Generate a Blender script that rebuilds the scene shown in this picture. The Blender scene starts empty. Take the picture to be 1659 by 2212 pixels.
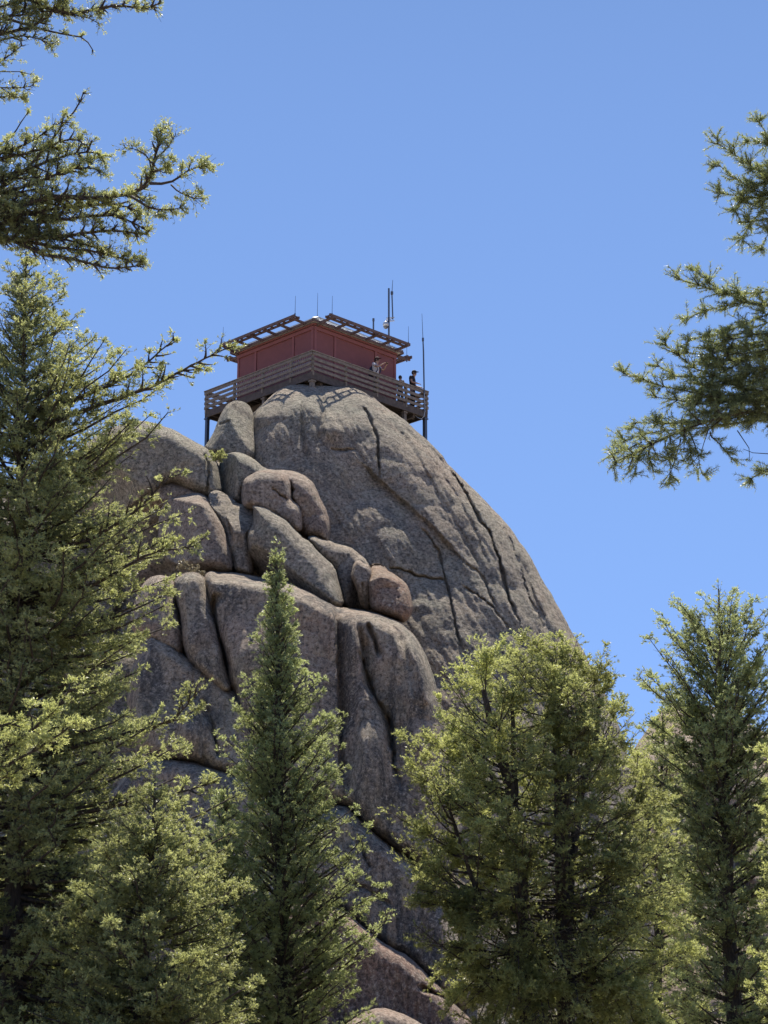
import bpy, bmesh, math, random
import numpy as np
from mathutils import Vector, Matrix
from mathutils.geometry import delaunay_2d_cdt

# ---------------------------------------------------------------- camera
PITCH = math.radians(16.6)
FOC = 4000.0                      # focal length in the 1659 x 2212 measuring grid
CX, CY = 829.5, 1106.0
CAM = np.array([0.0, 0.0, 1.6])
cam_data = bpy.data.cameras.new("camera")
cam_data.sensor_fit = 'VERTICAL'
cam_data.sensor_height = 24.0
cam_data.lens = 24.0 * FOC / 2212.0
cam_data.clip_start = 0.1
cam_data.clip_end = 6000
cam = bpy.data.objects.new("camera", cam_data)
bpy.context.scene.collection.objects.link(cam)
cam.location = CAM
cam.rotation_euler = (math.radians(90) + PITCH, 0, 0)
bpy.context.scene.camera = cam

# ---------------------------------------------------------------- sky and sun
SUN_AZ = math.radians(6)        # measured from +Y (straight ahead) towards +X
SUN_EL = math.radians(63)
sdir = Vector((math.sin(SUN_AZ) * math.cos(SUN_EL), math.cos(SUN_AZ) * math.cos(SUN_EL), math.sin(SUN_EL)))
world = bpy.data.worlds.new("World")
bpy.context.scene.world = world
world.use_nodes = True
wn, wl = world.node_tree.nodes, world.node_tree.links
bg = wn['Background']
sky = wn.new('ShaderNodeTexSky')
sky.sky_type = 'NISHITA'
sky.sun_disc = False
sky.sun_elevation = SUN_EL
sky.sun_rotation = SUN_AZ
sky.altitude = 2800
sky.air_density = 1.0
sky.dust_density = 0.0
sky.ozone_density = 3.0
skc = wn.new('ShaderNodeTexCoord'); skm = wn.new('ShaderNodeMapping')   # high mountain air: the deep blue reaches low down
skm.inputs['Location'].default_value = (0, 0, 0.42)
wl.new(skc.outputs['Generated'], skm.inputs['Vector']); wl.new(skm.outputs['Vector'], sky.inputs['Vector'])
wl.new(sky.outputs['Color'], bg.inputs['Color'])
bg.inputs['Strength'].default_value = 0.15
sun_data = bpy.data.lights.new("sun", 'SUN')
sun_data.energy = 5.0
sun_data.angle = math.radians(0.53)
sun_data.color = (1.0, 0.93, 0.80)
sun = bpy.data.objects.new("sun", sun_data)
bpy.context.scene.collection.objects.link(sun)
sun.rotation_euler = sdir.to_track_quat('Z', 'Y').to_euler()
sun.location = (-20, 60, 90)
scn = bpy.context.scene
scn.view_settings.view_transform = 'Standard'
scn.view_settings.look = 'None'
scn.view_settings.gamma = 1.0
scn.view_settings.exposure = 0.8
scn.cycles.max_bounces = 8
scn.cycles.diffuse_bounces = 5
scn.cycles.glossy_bounces = 2
scn.cycles.transmission_bounces = 4
scn.cycles.transparent_max_bounces = 4

# ---------------------------------------------------------------- helpers
COL = scn.collection

def P(u, v, y):
    """a point at world distance y seen at (u, v) of the measuring grid"""
    u = np.asarray(u, float); v = np.asarray(v, float); y = np.asarray(y, float)
    a = (u - CX) / FOC; b = (CY - v) / FOC
    dx = a
    dy = math.cos(PITCH) - b * math.sin(PITCH)
    dz = math.sin(PITCH) + b * math.cos(PITCH)
    t = y / dy
    return np.stack([CAM[0] + dx * t, CAM[1] + y + 0 * dx, CAM[2] + dz * t], -1)

def scale_at(v, y):
    """metres per grid unit at distance y"""
    b = (CY - v) / FOC
    return (y / (math.cos(PITCH) - b * math.sin(PITCH))) / FOC

def z_at(v, y):
    return float(P(CX, v, y)[2])

def _hash(ix, iy, iz, seed):
    h = (ix * 374761393 + iy * 668265263 + iz * 2147483647 + seed * 1274126177) & 0xffffffff
    h = ((h ^ (h >> 13)) * 1274126177) & 0xffffffff
    h = ((h ^ (h >> 16)) * 2246822519) & 0xffffffff
    return ((h ^ (h >> 15)) & 0xffffff) / float(0xffffff)

def vnoise(p, seed=0):
    p = np.asarray(p, float)
    i = np.floor(p).astype(np.int64); f = p - i
    w = f * f * f * (f * (f * 6 - 15) + 10)
    r = 0
    for dx in (0, 1):
        for dy in (0, 1):
            for dz in (0, 1):
                h = _hash(i[:, 0] + dx, i[:, 1] + dy, i[:, 2] + dz, seed)
                ww = (w[:, 0] if dx else 1 - w[:, 0]) * (w[:, 1] if dy else 1 - w[:, 1]) * (w[:, 2] if dz else 1 - w[:, 2])
                r = r + h * ww
    return r * 2 - 1

def fbm(p, octaves=4, seed=0, gain=0.5):
    p = np.asarray(p, float); a = 1.0; s = 0; n = 0
    for o in range(octaves):
        s = s + a * vnoise(p * (2.03 ** o) + 17.3 * o, seed + o * 7); n += a; a *= gain
    return s / n

def mesh_obj(name, verts, faces, mat=None, parent=None, smooth=True, origin=None):
    me = bpy.data.meshes.new(name)
    verts = np.asarray(verts, float)
    if origin is not None:
        verts = verts - np.asarray(origin, float)
    if isinstance(faces, np.ndarray):
        n, k = faces.shape
        me.vertices.add(len(verts)); me.vertices.foreach_set('co', verts.astype(np.float32).ravel())
        me.loops.add(n * k); me.loops.foreach_set('vertex_index', faces.astype(np.int32).ravel())
        me.polygons.add(n)
        me.polygons.foreach_set('loop_start', np.arange(0, n * k, k, dtype=np.int32))
        me.update(calc_edges=True)
    else:
        me.from_pydata([tuple(v) for v in verts], [], [tuple(f) for f in faces])
        me.update()
    if smooth:
        me.polygons.foreach_set('use_smooth', np.ones(len(me.polygons), bool))
    if mat: me.materials.append(mat)
    o = bpy.data.objects.new(name, me)
    COL.objects.link(o)
    if origin is not None: o.location = origin
    if parent: o.parent = parent
    return o

def empty(name, loc=(0, 0, 0), rz=0.0, parent=None):
    o = bpy.data.objects.new(name, None); COL.objects.link(o)
    o.location = loc; o.rotation_euler = (0, 0, rz); o.empty_display_size = 0.3
    if parent: o.parent = parent
    return o

def tag(o, label=None, cat=None, group=None, kind=None):
    if label: o['label'] = label
    if cat: o['category'] = cat
    if group: o['group'] = group
    if kind: o['kind'] = kind
    return o

class MB:
    """collects boxes and tubes into one mesh"""
    def __init__(s): s.v = []; s.f = []
    def add(s, verts, faces):
        k = len(s.v); s.v += [tuple(map(float, q)) for q in verts]; s.f += [tuple(i + k for i in q) for q in faces]; return s
    def box(s, c, size, rz=0.0, M=None):
        hx, hy, hz = [q / 2 for q in size]
        vs = [Vector((x, y, z)) for z in (-hz, hz) for y in (-hy, hy) for x in (-hx, hx)]
        R = Matrix.Rotation(rz, 3, 'Z') if M is None else M
        vs = [R @ q + Vector(c) for q in vs]
        return s.add(vs, [(0, 2, 3, 1), (4, 5, 7, 6), (0, 1, 5, 4), (2, 6, 7, 3), (0, 4, 6, 2), (1, 3, 7, 5)])
    def beam(s, a, b, w, h, up=(0, 0, 1)):
        a = Vector(a); b = Vector(b); d = (b - a); L = d.length; d.normalize()
        up = Vector(up); sx = d.cross(up)
        if sx.length < 1e-3: sx = d.cross(Vector((1, 0, 0)))
        sx.normalize(); uz = sx.cross(d)
        M = Matrix((sx, d, uz)).transposed()
        return s.box((a + b) / 2, (w, L, h), M=M)
    def tube(s, pts, rad, n=8, cap=True):
        pts = [Vector(p) for p in pts]
        if not hasattr(rad, '__len__'): rad = [rad] * len(pts)
        k0 = len(s.v); rings = []
        ref = None
        for i, p in enumerate(pts):
            d = (pts[min(i + 1, len(pts) - 1)] - pts[max(i - 1, 0)]).normalized()
            if ref is None:
                ref = d.cross(Vector((0.31, 0.2, 0.93)));
                if ref.length < 1e-3: ref = d.cross(Vector((1, 0, 0)))
            ref = (ref - d * ref.dot(d)).normalized(); b = d.cross(ref)
            for j in range(n):
                t = 2 * math.pi * j / n
                s.v.append(tuple(p + (ref * math.cos(t) + b * math.sin(t)) * rad[i]))
        for i in range(len(pts) - 1):
            for j in range(n):
                a = k0 + i * n + j; b_ = k0 + i * n + (j + 1) % n
                s.f.append((a, b_, b_ + n, a + n))
        if cap:
            s.f.append(tuple(k0 + j for j in range(n))[::-1]); s.f.append(tuple(k0 + (len(pts) - 1) * n + j for j in range(n)))
        return s
    def sphere(s, c, r, n=12, m=8, sc=(1, 1, 1)):
        k0 = len(s.v)
        for i in range(m + 1):
            ph = math.pi * i / m
            for j in range(n):
                t = 2 * math.pi * j / n
                s.v.append((c[0] + r * sc[0] * math.sin(ph) * math.cos(t), c[1] + r * sc[1] * math.sin(ph) * math.sin(t), c[2] + r * sc[2] * math.cos(ph)))
        for i in range(m):
            for j in range(n):
                a = k0 + i * n + j; b = k0 + i * n + (j + 1) % n
                s.f.append((a, a + n, b + n, b))
        return s
    def build(s, name, mat, parent=None, smooth=False, bevel=0, origin=None):
        o = mesh_obj(name, s.v, s.f, mat, parent, smooth, origin)
        if bevel:
            m = o.modifiers.new('bevel', 'BEVEL'); m.width = bevel; m.segments = 1; m.limit_method = 'ANGLE'
        return o

# ---------------------------------------------------------------- materials
def new_mat(name):
    m = bpy.data.materials.new(name); m.use_nodes = True
    nt = m.node_tree
    return m, nt, nt.nodes, nt.links, nt.nodes['Principled BSDF']

def noise(nt, scale, detail=6, rough=0.6, vec=None, dist=0.0):
    n = nt.nodes.new('ShaderNodeTexNoise'); n.inputs['Scale'].default_value = scale
    n.inputs['Detail'].default_value = detail; n.inputs['Roughness'].default_value = rough
    n.inputs['Distortion'].default_value = dist
    if vec is not None: nt.links.new(vec, n.inputs['Vector'])
    return n

def ramp(nt, inp, stops):
    r = nt.nodes.new('ShaderNodeValToRGB')
    els = r.color_ramp.elements
    while len(els) < len(stops): els.new(0.5)
    for e, (p, c) in zip(els, stops):
        e.position = p; e.color = (c, c, c, 1) if not hasattr(c, '__len__') else (*c, 1)
    nt.links.new(inp, r.inputs['Fac'])
    return r

def mix(nt, fac, a, b, mode='MIX'):
    m = nt.nodes.new('ShaderNodeMix'); m.data_type = 'RGBA'; m.blend_type = mode
    for sock, val in ((m.inputs['Factor'], fac), (m.inputs[6], a), (m.inputs[7], b)):
        if isinstance(val, bpy.types.NodeSocket): nt.links.new(val, sock)
        elif hasattr(val, '__len__'): sock.default_value = (*val, 1)
        else: sock.default_value = val
    return m.outputs[2]

def rock_mat(name, base=(0.46, 0.365, 0.28), grey=(0.41, 0.37, 0.285), lichen=(0.46, 0.45, 0.34), dark=(0.14, 0.13, 0.12),
             streak=0.45, lich=0.5, orange=0.3, rot=0.0):
    m, nt, N, L, bs = new_mat(name)
    tc = N.new('ShaderNodeTexCoord')
    gp = N.new('ShaderNodeNewGeometry')
    vec = gp.outputs['Position']
    big = noise(nt, 0.22, 5, 0.6, vec, 0.4)
    c1 = mix(nt, ramp(nt, big.outputs['Fac'], [(0.38, 0.0), (0.62, 1.0)]).outputs['Color'], grey, base)
    # orange-pink patches of fresher granite
    n2 = noise(nt, 0.33, 6, 0.65, vec, 0.8)
    c1 = mix(nt, mix(nt, orange, (0, 0, 0), ramp(nt, n2.outputs['Fac'], [(0.52, 0.0), (0.68, 1.0)]).outputs['Color']), c1, (0.44, 0.255, 0.17))
    # lichen: mottled grey-green crusts
    n3 = noise(nt, 2.4, 9, 0.75, vec, 0.5)
    n4 = noise(nt, 0.5, 4, 0.6, vec, 0.2)
    lf = N.new('ShaderNodeMath'); lf.operation = 'MULTIPLY'
    L.new(ramp(nt, n3.outputs['Fac'], [(0.46, 0.0), (0.60, 1.0)]).outputs['Color'], lf.inputs[0])
    L.new(ramp(nt, n4.outputs['Fac'], [(0.40, 0.0), (0.62, lich)]).outputs['Color'], lf.inputs[1])
    c2 = mix(nt, lf.outputs[0], c1, lichen)
    # rain streaks of dark mineral staining running down the face
    mp = N.new('ShaderNodeMapping'); mp.inputs['Scale'].default_value = (0.9, 0.9, 0.085)
    mp.vector_type = 'TEXTURE'; mp.inputs['Scale'].default_value = (1.1, 1.1, 11.0); mp.inputs['Rotation'].default_value = (0, rot, 0)
    L.new(vec, mp.inputs['Vector'])
    n5 = noise(nt, 1.1, 6, 0.62, mp.outputs['Vector'], 0.35)
    c3 = mix(nt, ramp(nt, n5.outputs['Fac'], [(0.47, 0.0), (0.60, streak)]).outputs['Color'], c2, dark)
    # crystals and dark specks of the granite
    v1 = N.new('ShaderNodeTexVoronoi'); v1.inputs['Scale'].default_value = 9.0
    L.new(vec, v1.inputs['Vector'])
    n6 = noise(nt, 8.0, 4, 0.85, vec)
    c4 = mix(nt, ramp(nt, n6.outputs['Fac'], [(0.38, 0.85), (0.49, 0.0)]).outputs['Color'], c3, (0.055, 0.05, 0.045))
    c5 = mix(nt, ramp(nt, n6.outputs['Fac'], [(0.53, 0.0), (0.64, 0.85)]).outputs['Color'], c4, (0.70, 0.60, 0.48))
    n7 = noise(nt, 2.2, 7, 0.8, vec)
    c6 = mix(nt, ramp(nt, n7.outputs['Fac'], [(0.38, 0.50), (0.50, 0.0)]).outputs['Color'], c5, (0.12, 0.105, 0.095))
    L.new(c6, bs.inputs['Base Color'])
    bs.inputs['Roughness'].default_value = 0.92
    bs.inputs['Specular IOR Level'].default_value = 0.25
    b1 = N.new('ShaderNodeBump'); b1.inputs['Strength'].default_value = 1.0; b1.inputs['Distance'].default_value = 0.22
    nb = noise(nt, 2.6, 9, 0.8, vec, 0.3)
    hs = N.new('ShaderNodeMath'); hs.operation = 'MULTIPLY_ADD'; hs.inputs[1].default_value = 0.8
    L.new(n5.outputs['Fac'], hs.inputs[0]); L.new(nb.outputs['Fac'], hs.inputs[2])
    L.new(hs.outputs[0], b1.inputs['Height'])
    b2 = N.new('ShaderNodeBump'); b2.inputs['Strength'].default_value = 1.0; b2.inputs['Distance'].default_value = 0.10
    L.new(n6.outputs['Fac'], b2.inputs['Height']); L.new(b1.outputs['Normal'], b2.inputs['Normal'])
    L.new(b2.outputs['Normal'], bs.inputs['Normal'])
    return m

def wood_mat(name, c1, c2, rough=0.85, scale=6.0):
    m, nt, N, L, bs = new_mat(name)
    tc = N.new('ShaderNodeTexCoord')
    n = noise(nt, scale, 6, 0.7, tc.outputs['Object'])
    L.new(mix(nt, ramp(nt, n.outputs['Fac'], [(0.35, 0.0), (0.65, 1.0)]).outputs['Color'], c1, c2), bs.inputs['Base Color'])
    bs.inputs['Roughness'].default_value = rough
    b = N.new('ShaderNodeBump'); b.inputs['Strength'].default_value = 0.5; b.inputs['Distance'].default_value = 0.02
    L.new(n.outputs['Fac'], b.inputs['Height']); L.new(b.outputs['Normal'], bs.inputs['Normal'])
    return m

def plain_mat(name, c, rough=0.6, metal=0.0, var=0.25, scale=8.0):
    m, nt, N, L, bs = new_mat(name)
    tc = N.new('ShaderNodeTexCoord')
    n = noise(nt, scale, 4, 0.6, tc.outputs['Object'])
    dk = tuple(q * (1 - var) for q in c)
    L.new(mix(nt, n.outputs['Fac'], dk, c), bs.inputs['Base Color'])
    bs.inputs['Roughness'].default_value = rough; bs.inputs['Metallic'].default_value = metal
    return m

def bark_mat(name, c1=(0.10, 0.078, 0.062), c2=(0.035, 0.028, 0.024)):
    m, nt, N, L, bs = new_mat(name)
    gp = N.new('ShaderNodeNewGeometry')
    mp = N.new('ShaderNodeMapping'); mp.inputs['Scale'].default_value = (14, 14, 3.0)
    L.new(gp.outputs['Position'], mp.inputs['Vector'])
    n = noise(nt, 1.6, 7, 0.7, mp.outputs['Vector'], 0.5)
    L.new(mix(nt, ramp(nt, n.outputs['Fac'], [(0.40, 0.0), (0.6, 1.0)]).outputs['Color'], c2, c1), bs.inputs['Base Color'])
    bs.inputs['Roughness'].default_value = 0.95
    b = N.new('ShaderNodeBump'); b.inputs['Strength'].default_value = 1.0; b.inputs['Distance'].default_value = 0.04
    L.new(n.outputs['Fac'], b.inputs['Height']); L.new(b.outputs['Normal'], bs.inputs['Normal'])
    return m

def needle_mat(name, c_dark, c_light, trans=0.5, tcol=(0.30, 0.34, 0.06)):
    """needles: a diffuse blade that also lets light through; 'tint' is the true colour change from old to new growth"""
    m, nt, N, L, bs = new_mat(name)
    at = N.new('ShaderNodeAttribute'); at.attribute_name = 'tint'
    c = mix(nt, at.outputs['Fac'], c_dark, c_light)
    L.new(c, bs.inputs['Base Color'])
    bs.inputs['Roughness'].default_value = 0.42
    bs.inputs['Specular IOR Level'].default_value = 0.5
    tr = N.new('ShaderNodeBsdfTranslucent')
    tcn = mix(nt, at.outputs['Fac'], tuple(q * 0.55 for q in tcol), tcol)
    L.new(tcn, tr.inputs['Color'])
    ms = N.new('ShaderNodeMixShader'); ms.inputs[0].default_value = trans
    L.new(bs.outputs[0], ms.inputs[1]); L.new(tr.outputs[0], ms.inputs[2])
    L.new(ms.outputs[0], N['Material Output'].inputs['Surface'])
    return m
# ---------------------------------------------------------------- ground
def build_ground():
    m, nt, N, L, bs = new_mat('forest_floor')
    gp = N.new('ShaderNodeNewGeometry')
    n1 = noise(nt, 0.8, 8, 0.7, gp.outputs['Position']); n2 = noise(nt, 9, 6, 0.8, gp.outputs['Position'])
    a = mix(nt, n1.outputs['Fac'], (0.32, 0.255, 0.19), (0.43, 0.36, 0.28))
    L.new(mix(nt, ramp(nt, n2.outputs['Fac'], [(0.5, 0.0), (0.68, 0.6)]).outputs['Color'], a, (0.14, 0.12, 0.07)), bs.inputs['Base Color'])
    bs.inputs['Roughness'].default_value = 1.0
    b = N.new('ShaderNodeBump'); b.inputs['Distance'].default_value = 0.1
    L.new(n2.outputs['Fac'], b.inputs['Height']); L.new(b.outputs['Normal'], bs.inputs['Normal'])
    k = 90
    t = np.linspace(-1, 1, k); ax = np.sign(t) * (np.abs(t) ** 3) * 2500
    X, Y = np.meshgrid(ax, ax + 40)
    Z = 0.35 * vnoise(np.stack([X.ravel() / 9, Y.ravel() / 9, 0 * X.ravel()], -1), 5).reshape(X.shape)
    Z *= np.clip((np.hypot(X, Y) - 3) / 10, 0, 1)
    Z = Z + 0.9 * np.clip((Y - 45) / 15, 0, 1) * np.clip((120 - Y) / 30, 0, 1) * np.exp(-(X / 60) ** 2)
    vs = np.stack([X.ravel(), Y.ravel(), Z.ravel() - 0.05], -1)
    i = np.arange(k - 1); I, J = np.meshgrid(i, i)
    a = (J * k + I).ravel()
    fs = np.stack([a, a + 1, a + k + 1, a + k], -1)
    o = mesh_obj('ground', vs, fs, m)
    tag(o, kind='structure')
build_ground()

# ---------------------------------------------------------------- rock builder
def smooth_poly(pts, it=2, rough=1.2, seed=0):
    p = np.array(pts, float)
    for _ in range(it):
        q = np.roll(p, -1, 0)
        a = 0.78 * p + 0.22 * q; b = 0.22 * p + 0.78 * q
        p = np.empty((len(a) * 2, 2)); p[0::2] = a; p[1::2] = b
    return p

def resample(p, step):
    q = np.vstack([p, p[:1]]); d = np.hypot(*(q[1:] - q[:-1]).T); s = np.r_[0, np.cumsum(d)]
    n = max(12, int(s[-1] / step)); t = np.linspace(0, s[-1], n, endpoint=False)
    return np.stack([np.interp(t, s, q[:, 0]), np.interp(t, s, q[:, 1])], -1)

def in_poly(pt, poly):
    x, y = pt[:, 0], pt[:, 1]; r = np.zeros(len(pt), bool)
    a = poly; b = np.roll(poly, -1, 0)
    for (x0, y0), (x1, y1) in zip(a, b):
        if y0 == y1: continue
        c = ((y0 > y) != (y1 > y)) & (x < (x1 - x0) * (y - y0) / (y1 - y0) + x0)
        r ^= c
    return r

def seg_dist(pt, line, closed=False):
    """distance to a polyline, signed side (+ = right of travel) and parameter 0..1"""
    best = np.full(len(pt), 1e9); side = np.zeros(len(pt)); par = np.zeros(len(pt))
    L = np.asarray(line, float)
    A = L if closed else L[:-1]; B = np.roll(L, -1, 0) if closed else L[1:]
    n = len(A)
    for k in range(n):
        d = B[k] - A[k]; l2 = max(d @ d, 1e-9)
        w = pt - A[k]; t = np.clip((w @ d) / l2, 0, 1)
        e = w - t[:, None] * d; ds = np.hypot(e[:, 0], e[:, 1])
        m = ds < best
        best[m] = ds[m]; side[m] = np.sign(d[0] * w[m, 1] - d[1] * w[m, 0]); par[m] = (k + t[m]) / n
    return best, side, par

def F(v):
    """world distance of the cliff's leaning front at image height v"""
    return np.interp(v, [820, 900, 1000, 1250, 1450, 1750, 2212, 2500], [77.6, 76.2, 75.0, 72.4, 70.0, 66.4, 61.5, 59.5])

def rock(name, poly, mat, off=0.0, T=1.5, w=60, back=None, step=4.0, tilt=(0.0, 0.0), grooves=(), steps=(), bumps=(),
         amp=(0.10, 0.028), nscale=(0.45, 2.6), seed=1, lean=0.5, vref=None, crest=(), power=2.3, base=F, rough=1.0, it=1, grow=4.2, flute=None, facet=0.16, cuts=0):
    """a closed boulder: outline poly (grid units), front surface off metres in front of the cliff plane, swelling by T"""
    bd = resample(smooth_poly(poly, it), step)
    rng = np.random.default_rng(seed)
    nb = len(bd)
    # irregular edge
    tn = np.roll(bd, -1, 0) - np.roll(bd, 1, 0); tn /= np.maximum(np.hypot(*tn.T)[:, None], 1e-6)
    nrm = np.stack([tn[:, 1], -tn[:, 0]], -1)
    e = fbm(np.c_[bd / 38.0, np.full(nb, seed * 3.1)], 4, seed) * 3.2 * rough
    area = 0.5 * np.sum(bd[:, 0] * np.roll(bd[:, 1], -1) - np.roll(bd[:, 0], -1) * bd[:, 1])
    bd = bd + nrm * (e[:, None] + grow * (1 if area > 0 else -1))
    lo = bd.min(0); hi = bd.max(0)
    gx, gy = np.meshgrid(np.arange(lo[0], hi[0], step), np.arange(lo[1], hi[1], step * 0.87))
    gx[1::2] += step / 2
    g = np.stack([gx.ravel(), gy.ravel()], -1)
    g += rng.uniform(-.2, .2, g.shape) * step
    g = g[in_poly(g, bd)]
    dB, _, _ = seg_dist(g, bd, True)
    keep = dB > step * 0.55
    g = g[keep]; dB = dB[keep]
    # one extra ring just inside the edge so the edge rolls over smoothly
    pts = np.vstack([bd, g]); dist = np.r_[np.zeros(nb), dB]
    vv, ee, ff, ov, oe, of = delaunay_2d_cdt([Vector(q) for q in pts], [(i, (i + 1) % nb) for i in range(nb)], [], 1, 1e-4)
    idx = np.array([o_[0] if len(o_) else 0 for o_ in ov])
    pts = pts[idx]; dist = dist[idx]; isb = idx < nb
    tri = np.array([f for f in ff if len(f) == 3])
    cen = pts[tri].mean(1)
    tri = tri[in_poly(cen, bd)]
    uc, vc = pts.mean(0)
    def prof(d, w_):
        t = np.clip(d / w_, 0, 1); return (1 - (1 - t) ** power) ** (1 / power)
    vr = vc if vref is None else vref
    y0 = base(vr) + lean * (base(pts[:, 1]) - base(vr)) - off + tilt[0] * (pts[:, 0] - uc) / 100 + tilt[1] * (pts[:, 1] - vc) / 100
    front = y0 - T * prof(dist, w)
    jit = np.stack([fbm(np.c_[pts / 22.0, np.full(len(pts), 3.3)], 3, seed + 71, 0.7), fbm(np.c_[pts / 22.0, np.full(len(pts), 8.8)], 3, seed + 72, 0.7)], -1) * 5
    for spec in grooves:
        line, gw, gd = spec[:3]
        d, s, t = seg_dist(pts + jit * (1 if gw < 6 else 0.5), line)
        gw = gw * np.clip(0.85 + 0.9 * fbm(np.c_[pts / 40.0, np.full(len(pts), 1.1)], 2, seed + 73), .45, 1.6)
        taper = np.clip(np.sin(np.clip(t, 0.001, 0.999) * math.pi) * 2.2, 0, 1) if len(spec) < 4 else np.clip((1 - t) * 3 * (spec[3] == 's') + t * 3 * (spec[3] == 'e') + (spec[3] == 'n'), 0, 1)
        wob = 1 + 0.35 * fbm(np.c_[pts / 30.0, np.zeros(len(pts))], 2, seed + 5)
        front += gd * taper * np.exp(-(d / (gw * wob)) ** 2)
    for line, h, fall, sgn in steps:       # one side of a line is recessed, fading away from it
        d, s, t = seg_dist(pts + jit * 0.5, line)
        taper = np.clip(np.sin(np.clip(t, 0.001, 0.999) * math.pi) * 2.0, 0, 1)
        sd = np.clip(s * sgn * d / 5.0, 0, 1)
        front += h * sd * np.exp(-d / fall) * taper
    for line, h in crest:                  # above the line the rock leans back
        d, s, t = seg_dist(pts, line)
        front += h * np.clip(-s, 0, 1) * d / 10.0 * np.clip(np.sin(np.clip(t, 0.001, 0.999) * math.pi) * 3.0, 0, 1)
    for (bu, bv, ru, rv, h) in bumps:
        front -= h * np.exp(-((pts[:, 0] - bu) / ru) ** 2 - ((pts[:, 1] - bv) / rv) ** 2)
    rc = random.Random(seed * 13 + 5)      # flat joint faces broken off the rounded form
    for _ in range(cuts):
        ph = rc.uniform(0, 6.28); q = (pts[:, 0] - uc) * math.cos(ph) + (pts[:, 1] - vc) * math.sin(ph)
        q = q / np.percentile(np.abs(q), 92); pl_ = y0 - T + T * rc.uniform(.9, 1.7) * (q - rc.uniform(.0, .45)) + T * .04
        kx = 0.06; front = np.maximum(front, pl_) + kx * np.exp(-np.abs(front - pl_) / kx) * .5
    inner = np.clip(dist / 10.0, 0, 1)
    wp = P(pts[:, 0], pts[:, 1], front)
    nz = amp[0] * fbm(wp * nscale[0], 3, seed + 11) * 2 + amp[1] * fbm(wp * nscale[1], 4, seed + 23, 0.6) * 2
    if flute:                              # grooves worn down the fall line: (angle from vertical, amplitude, across, along)
        a_, am_, ac_, al_ = flute
        q1 = (pts[:, 0] * math.cos(a_) - pts[:, 1] * math.sin(a_)); q2 = (pts[:, 0] * math.sin(a_) + pts[:, 1] * math.cos(a_))
        nz = nz + am_ * 2 * fbm(np.c_[q1 / ac_, q2 / al_, np.full(len(pts), seed)], 3, seed + 40, 0.6)
    # broken, slightly planar faces: the crest of a billowed noise makes blunt edges
    fc_ = np.abs(fbm(wp * 0.42 + 9.1, 2, seed + 61))
    nz = nz + facet * (fc_ - 0.2) * 2
    front = front - nz * inner
    Vf = P(pts[:, 0], pts[:, 1], front)
    if back is None: back = max(T * 1.2, 1.2)
    Vb = P(pts[:, 0], pts[:, 1], y0 + back * prof(dist, max(w, 40)))
    # the back narrows the way a boulder does, straight behind the front
    n = len(pts)
    bi = np.where(isb, np.arange(n), np.arange(n) + n)
    V = np.vstack([Vf, Vb])
    T2 = bi[tri][:, ::-1]
    faces = np.vstack([tri, T2])
    used = np.zeros(len(V), bool); used[faces.ravel()] = True
    remap = np.cumsum(used) - 1
    V = V[used]; faces = remap[faces]
    # orientation: front faces must look to the camera
    a, b, c = V[faces[0]]
    nn = np.cross(b - a, c - a)
    if nn[1] > 0: faces = faces[:, ::-1]
    org = np.array([V[:, 0].mean(), V[:, 1].mean(), V[:, 2].min()])
    return mesh_obj(name, V, faces, mat, origin=org)

M_ROCK = rock_mat('granite')
M_ROCK_DOME = rock_mat('dome_granite', rot=math.radians(-38), streak=0.4)
M_ROCK_PINK = rock_mat('pink_granite', base=(0.48, 0.35, 0.27), grey=(0.42, 0.355, 0.28), lich=0.35, orange=0.5, streak=0.25)
M_ROCK_GREY = rock_mat('grey_granite', base=(0.42, 0.35, 0.27), grey=(0.37, 0.34, 0.265), lich=0.8, orange=0.15, streak=0.35)
M_ROCK_ORANGE = rock_mat('orange_granite', base=(0.44, 0.28, 0.19), grey=(0.39, 0.285, 0.21), lich=0.25, orange=0.8, streak=0.1)
M_ROCK_WALL = rock_mat('streaked_granite', base=(0.52, 0.385, 0.29), grey=(0.45, 0.40, 0.305), streak=0.8, lich=0.35, orange=0.4)

def c3(pts): return [(265.4 + .4 * a, 796.3 + .4 * b) for a, b in pts]
def c4(pts): return [(730 + .34 * a, 796.3 + .34 * b) for a, b in pts]
def c5(pts): return [(265.4 + .44 * a, 1260.8 + .44 * b) for a, b in pts]
# zoom of (400,1300)-(1000,1900): 0.24 grid units per pixel
def c6(pts): return [(265.4 + .24 * a, 862.7 + .24 * b) for a, b in pts]
def c7(pts): return [(597.2 + .24 * a, 995.4 + .24 * b) for a, b in pts]

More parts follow.
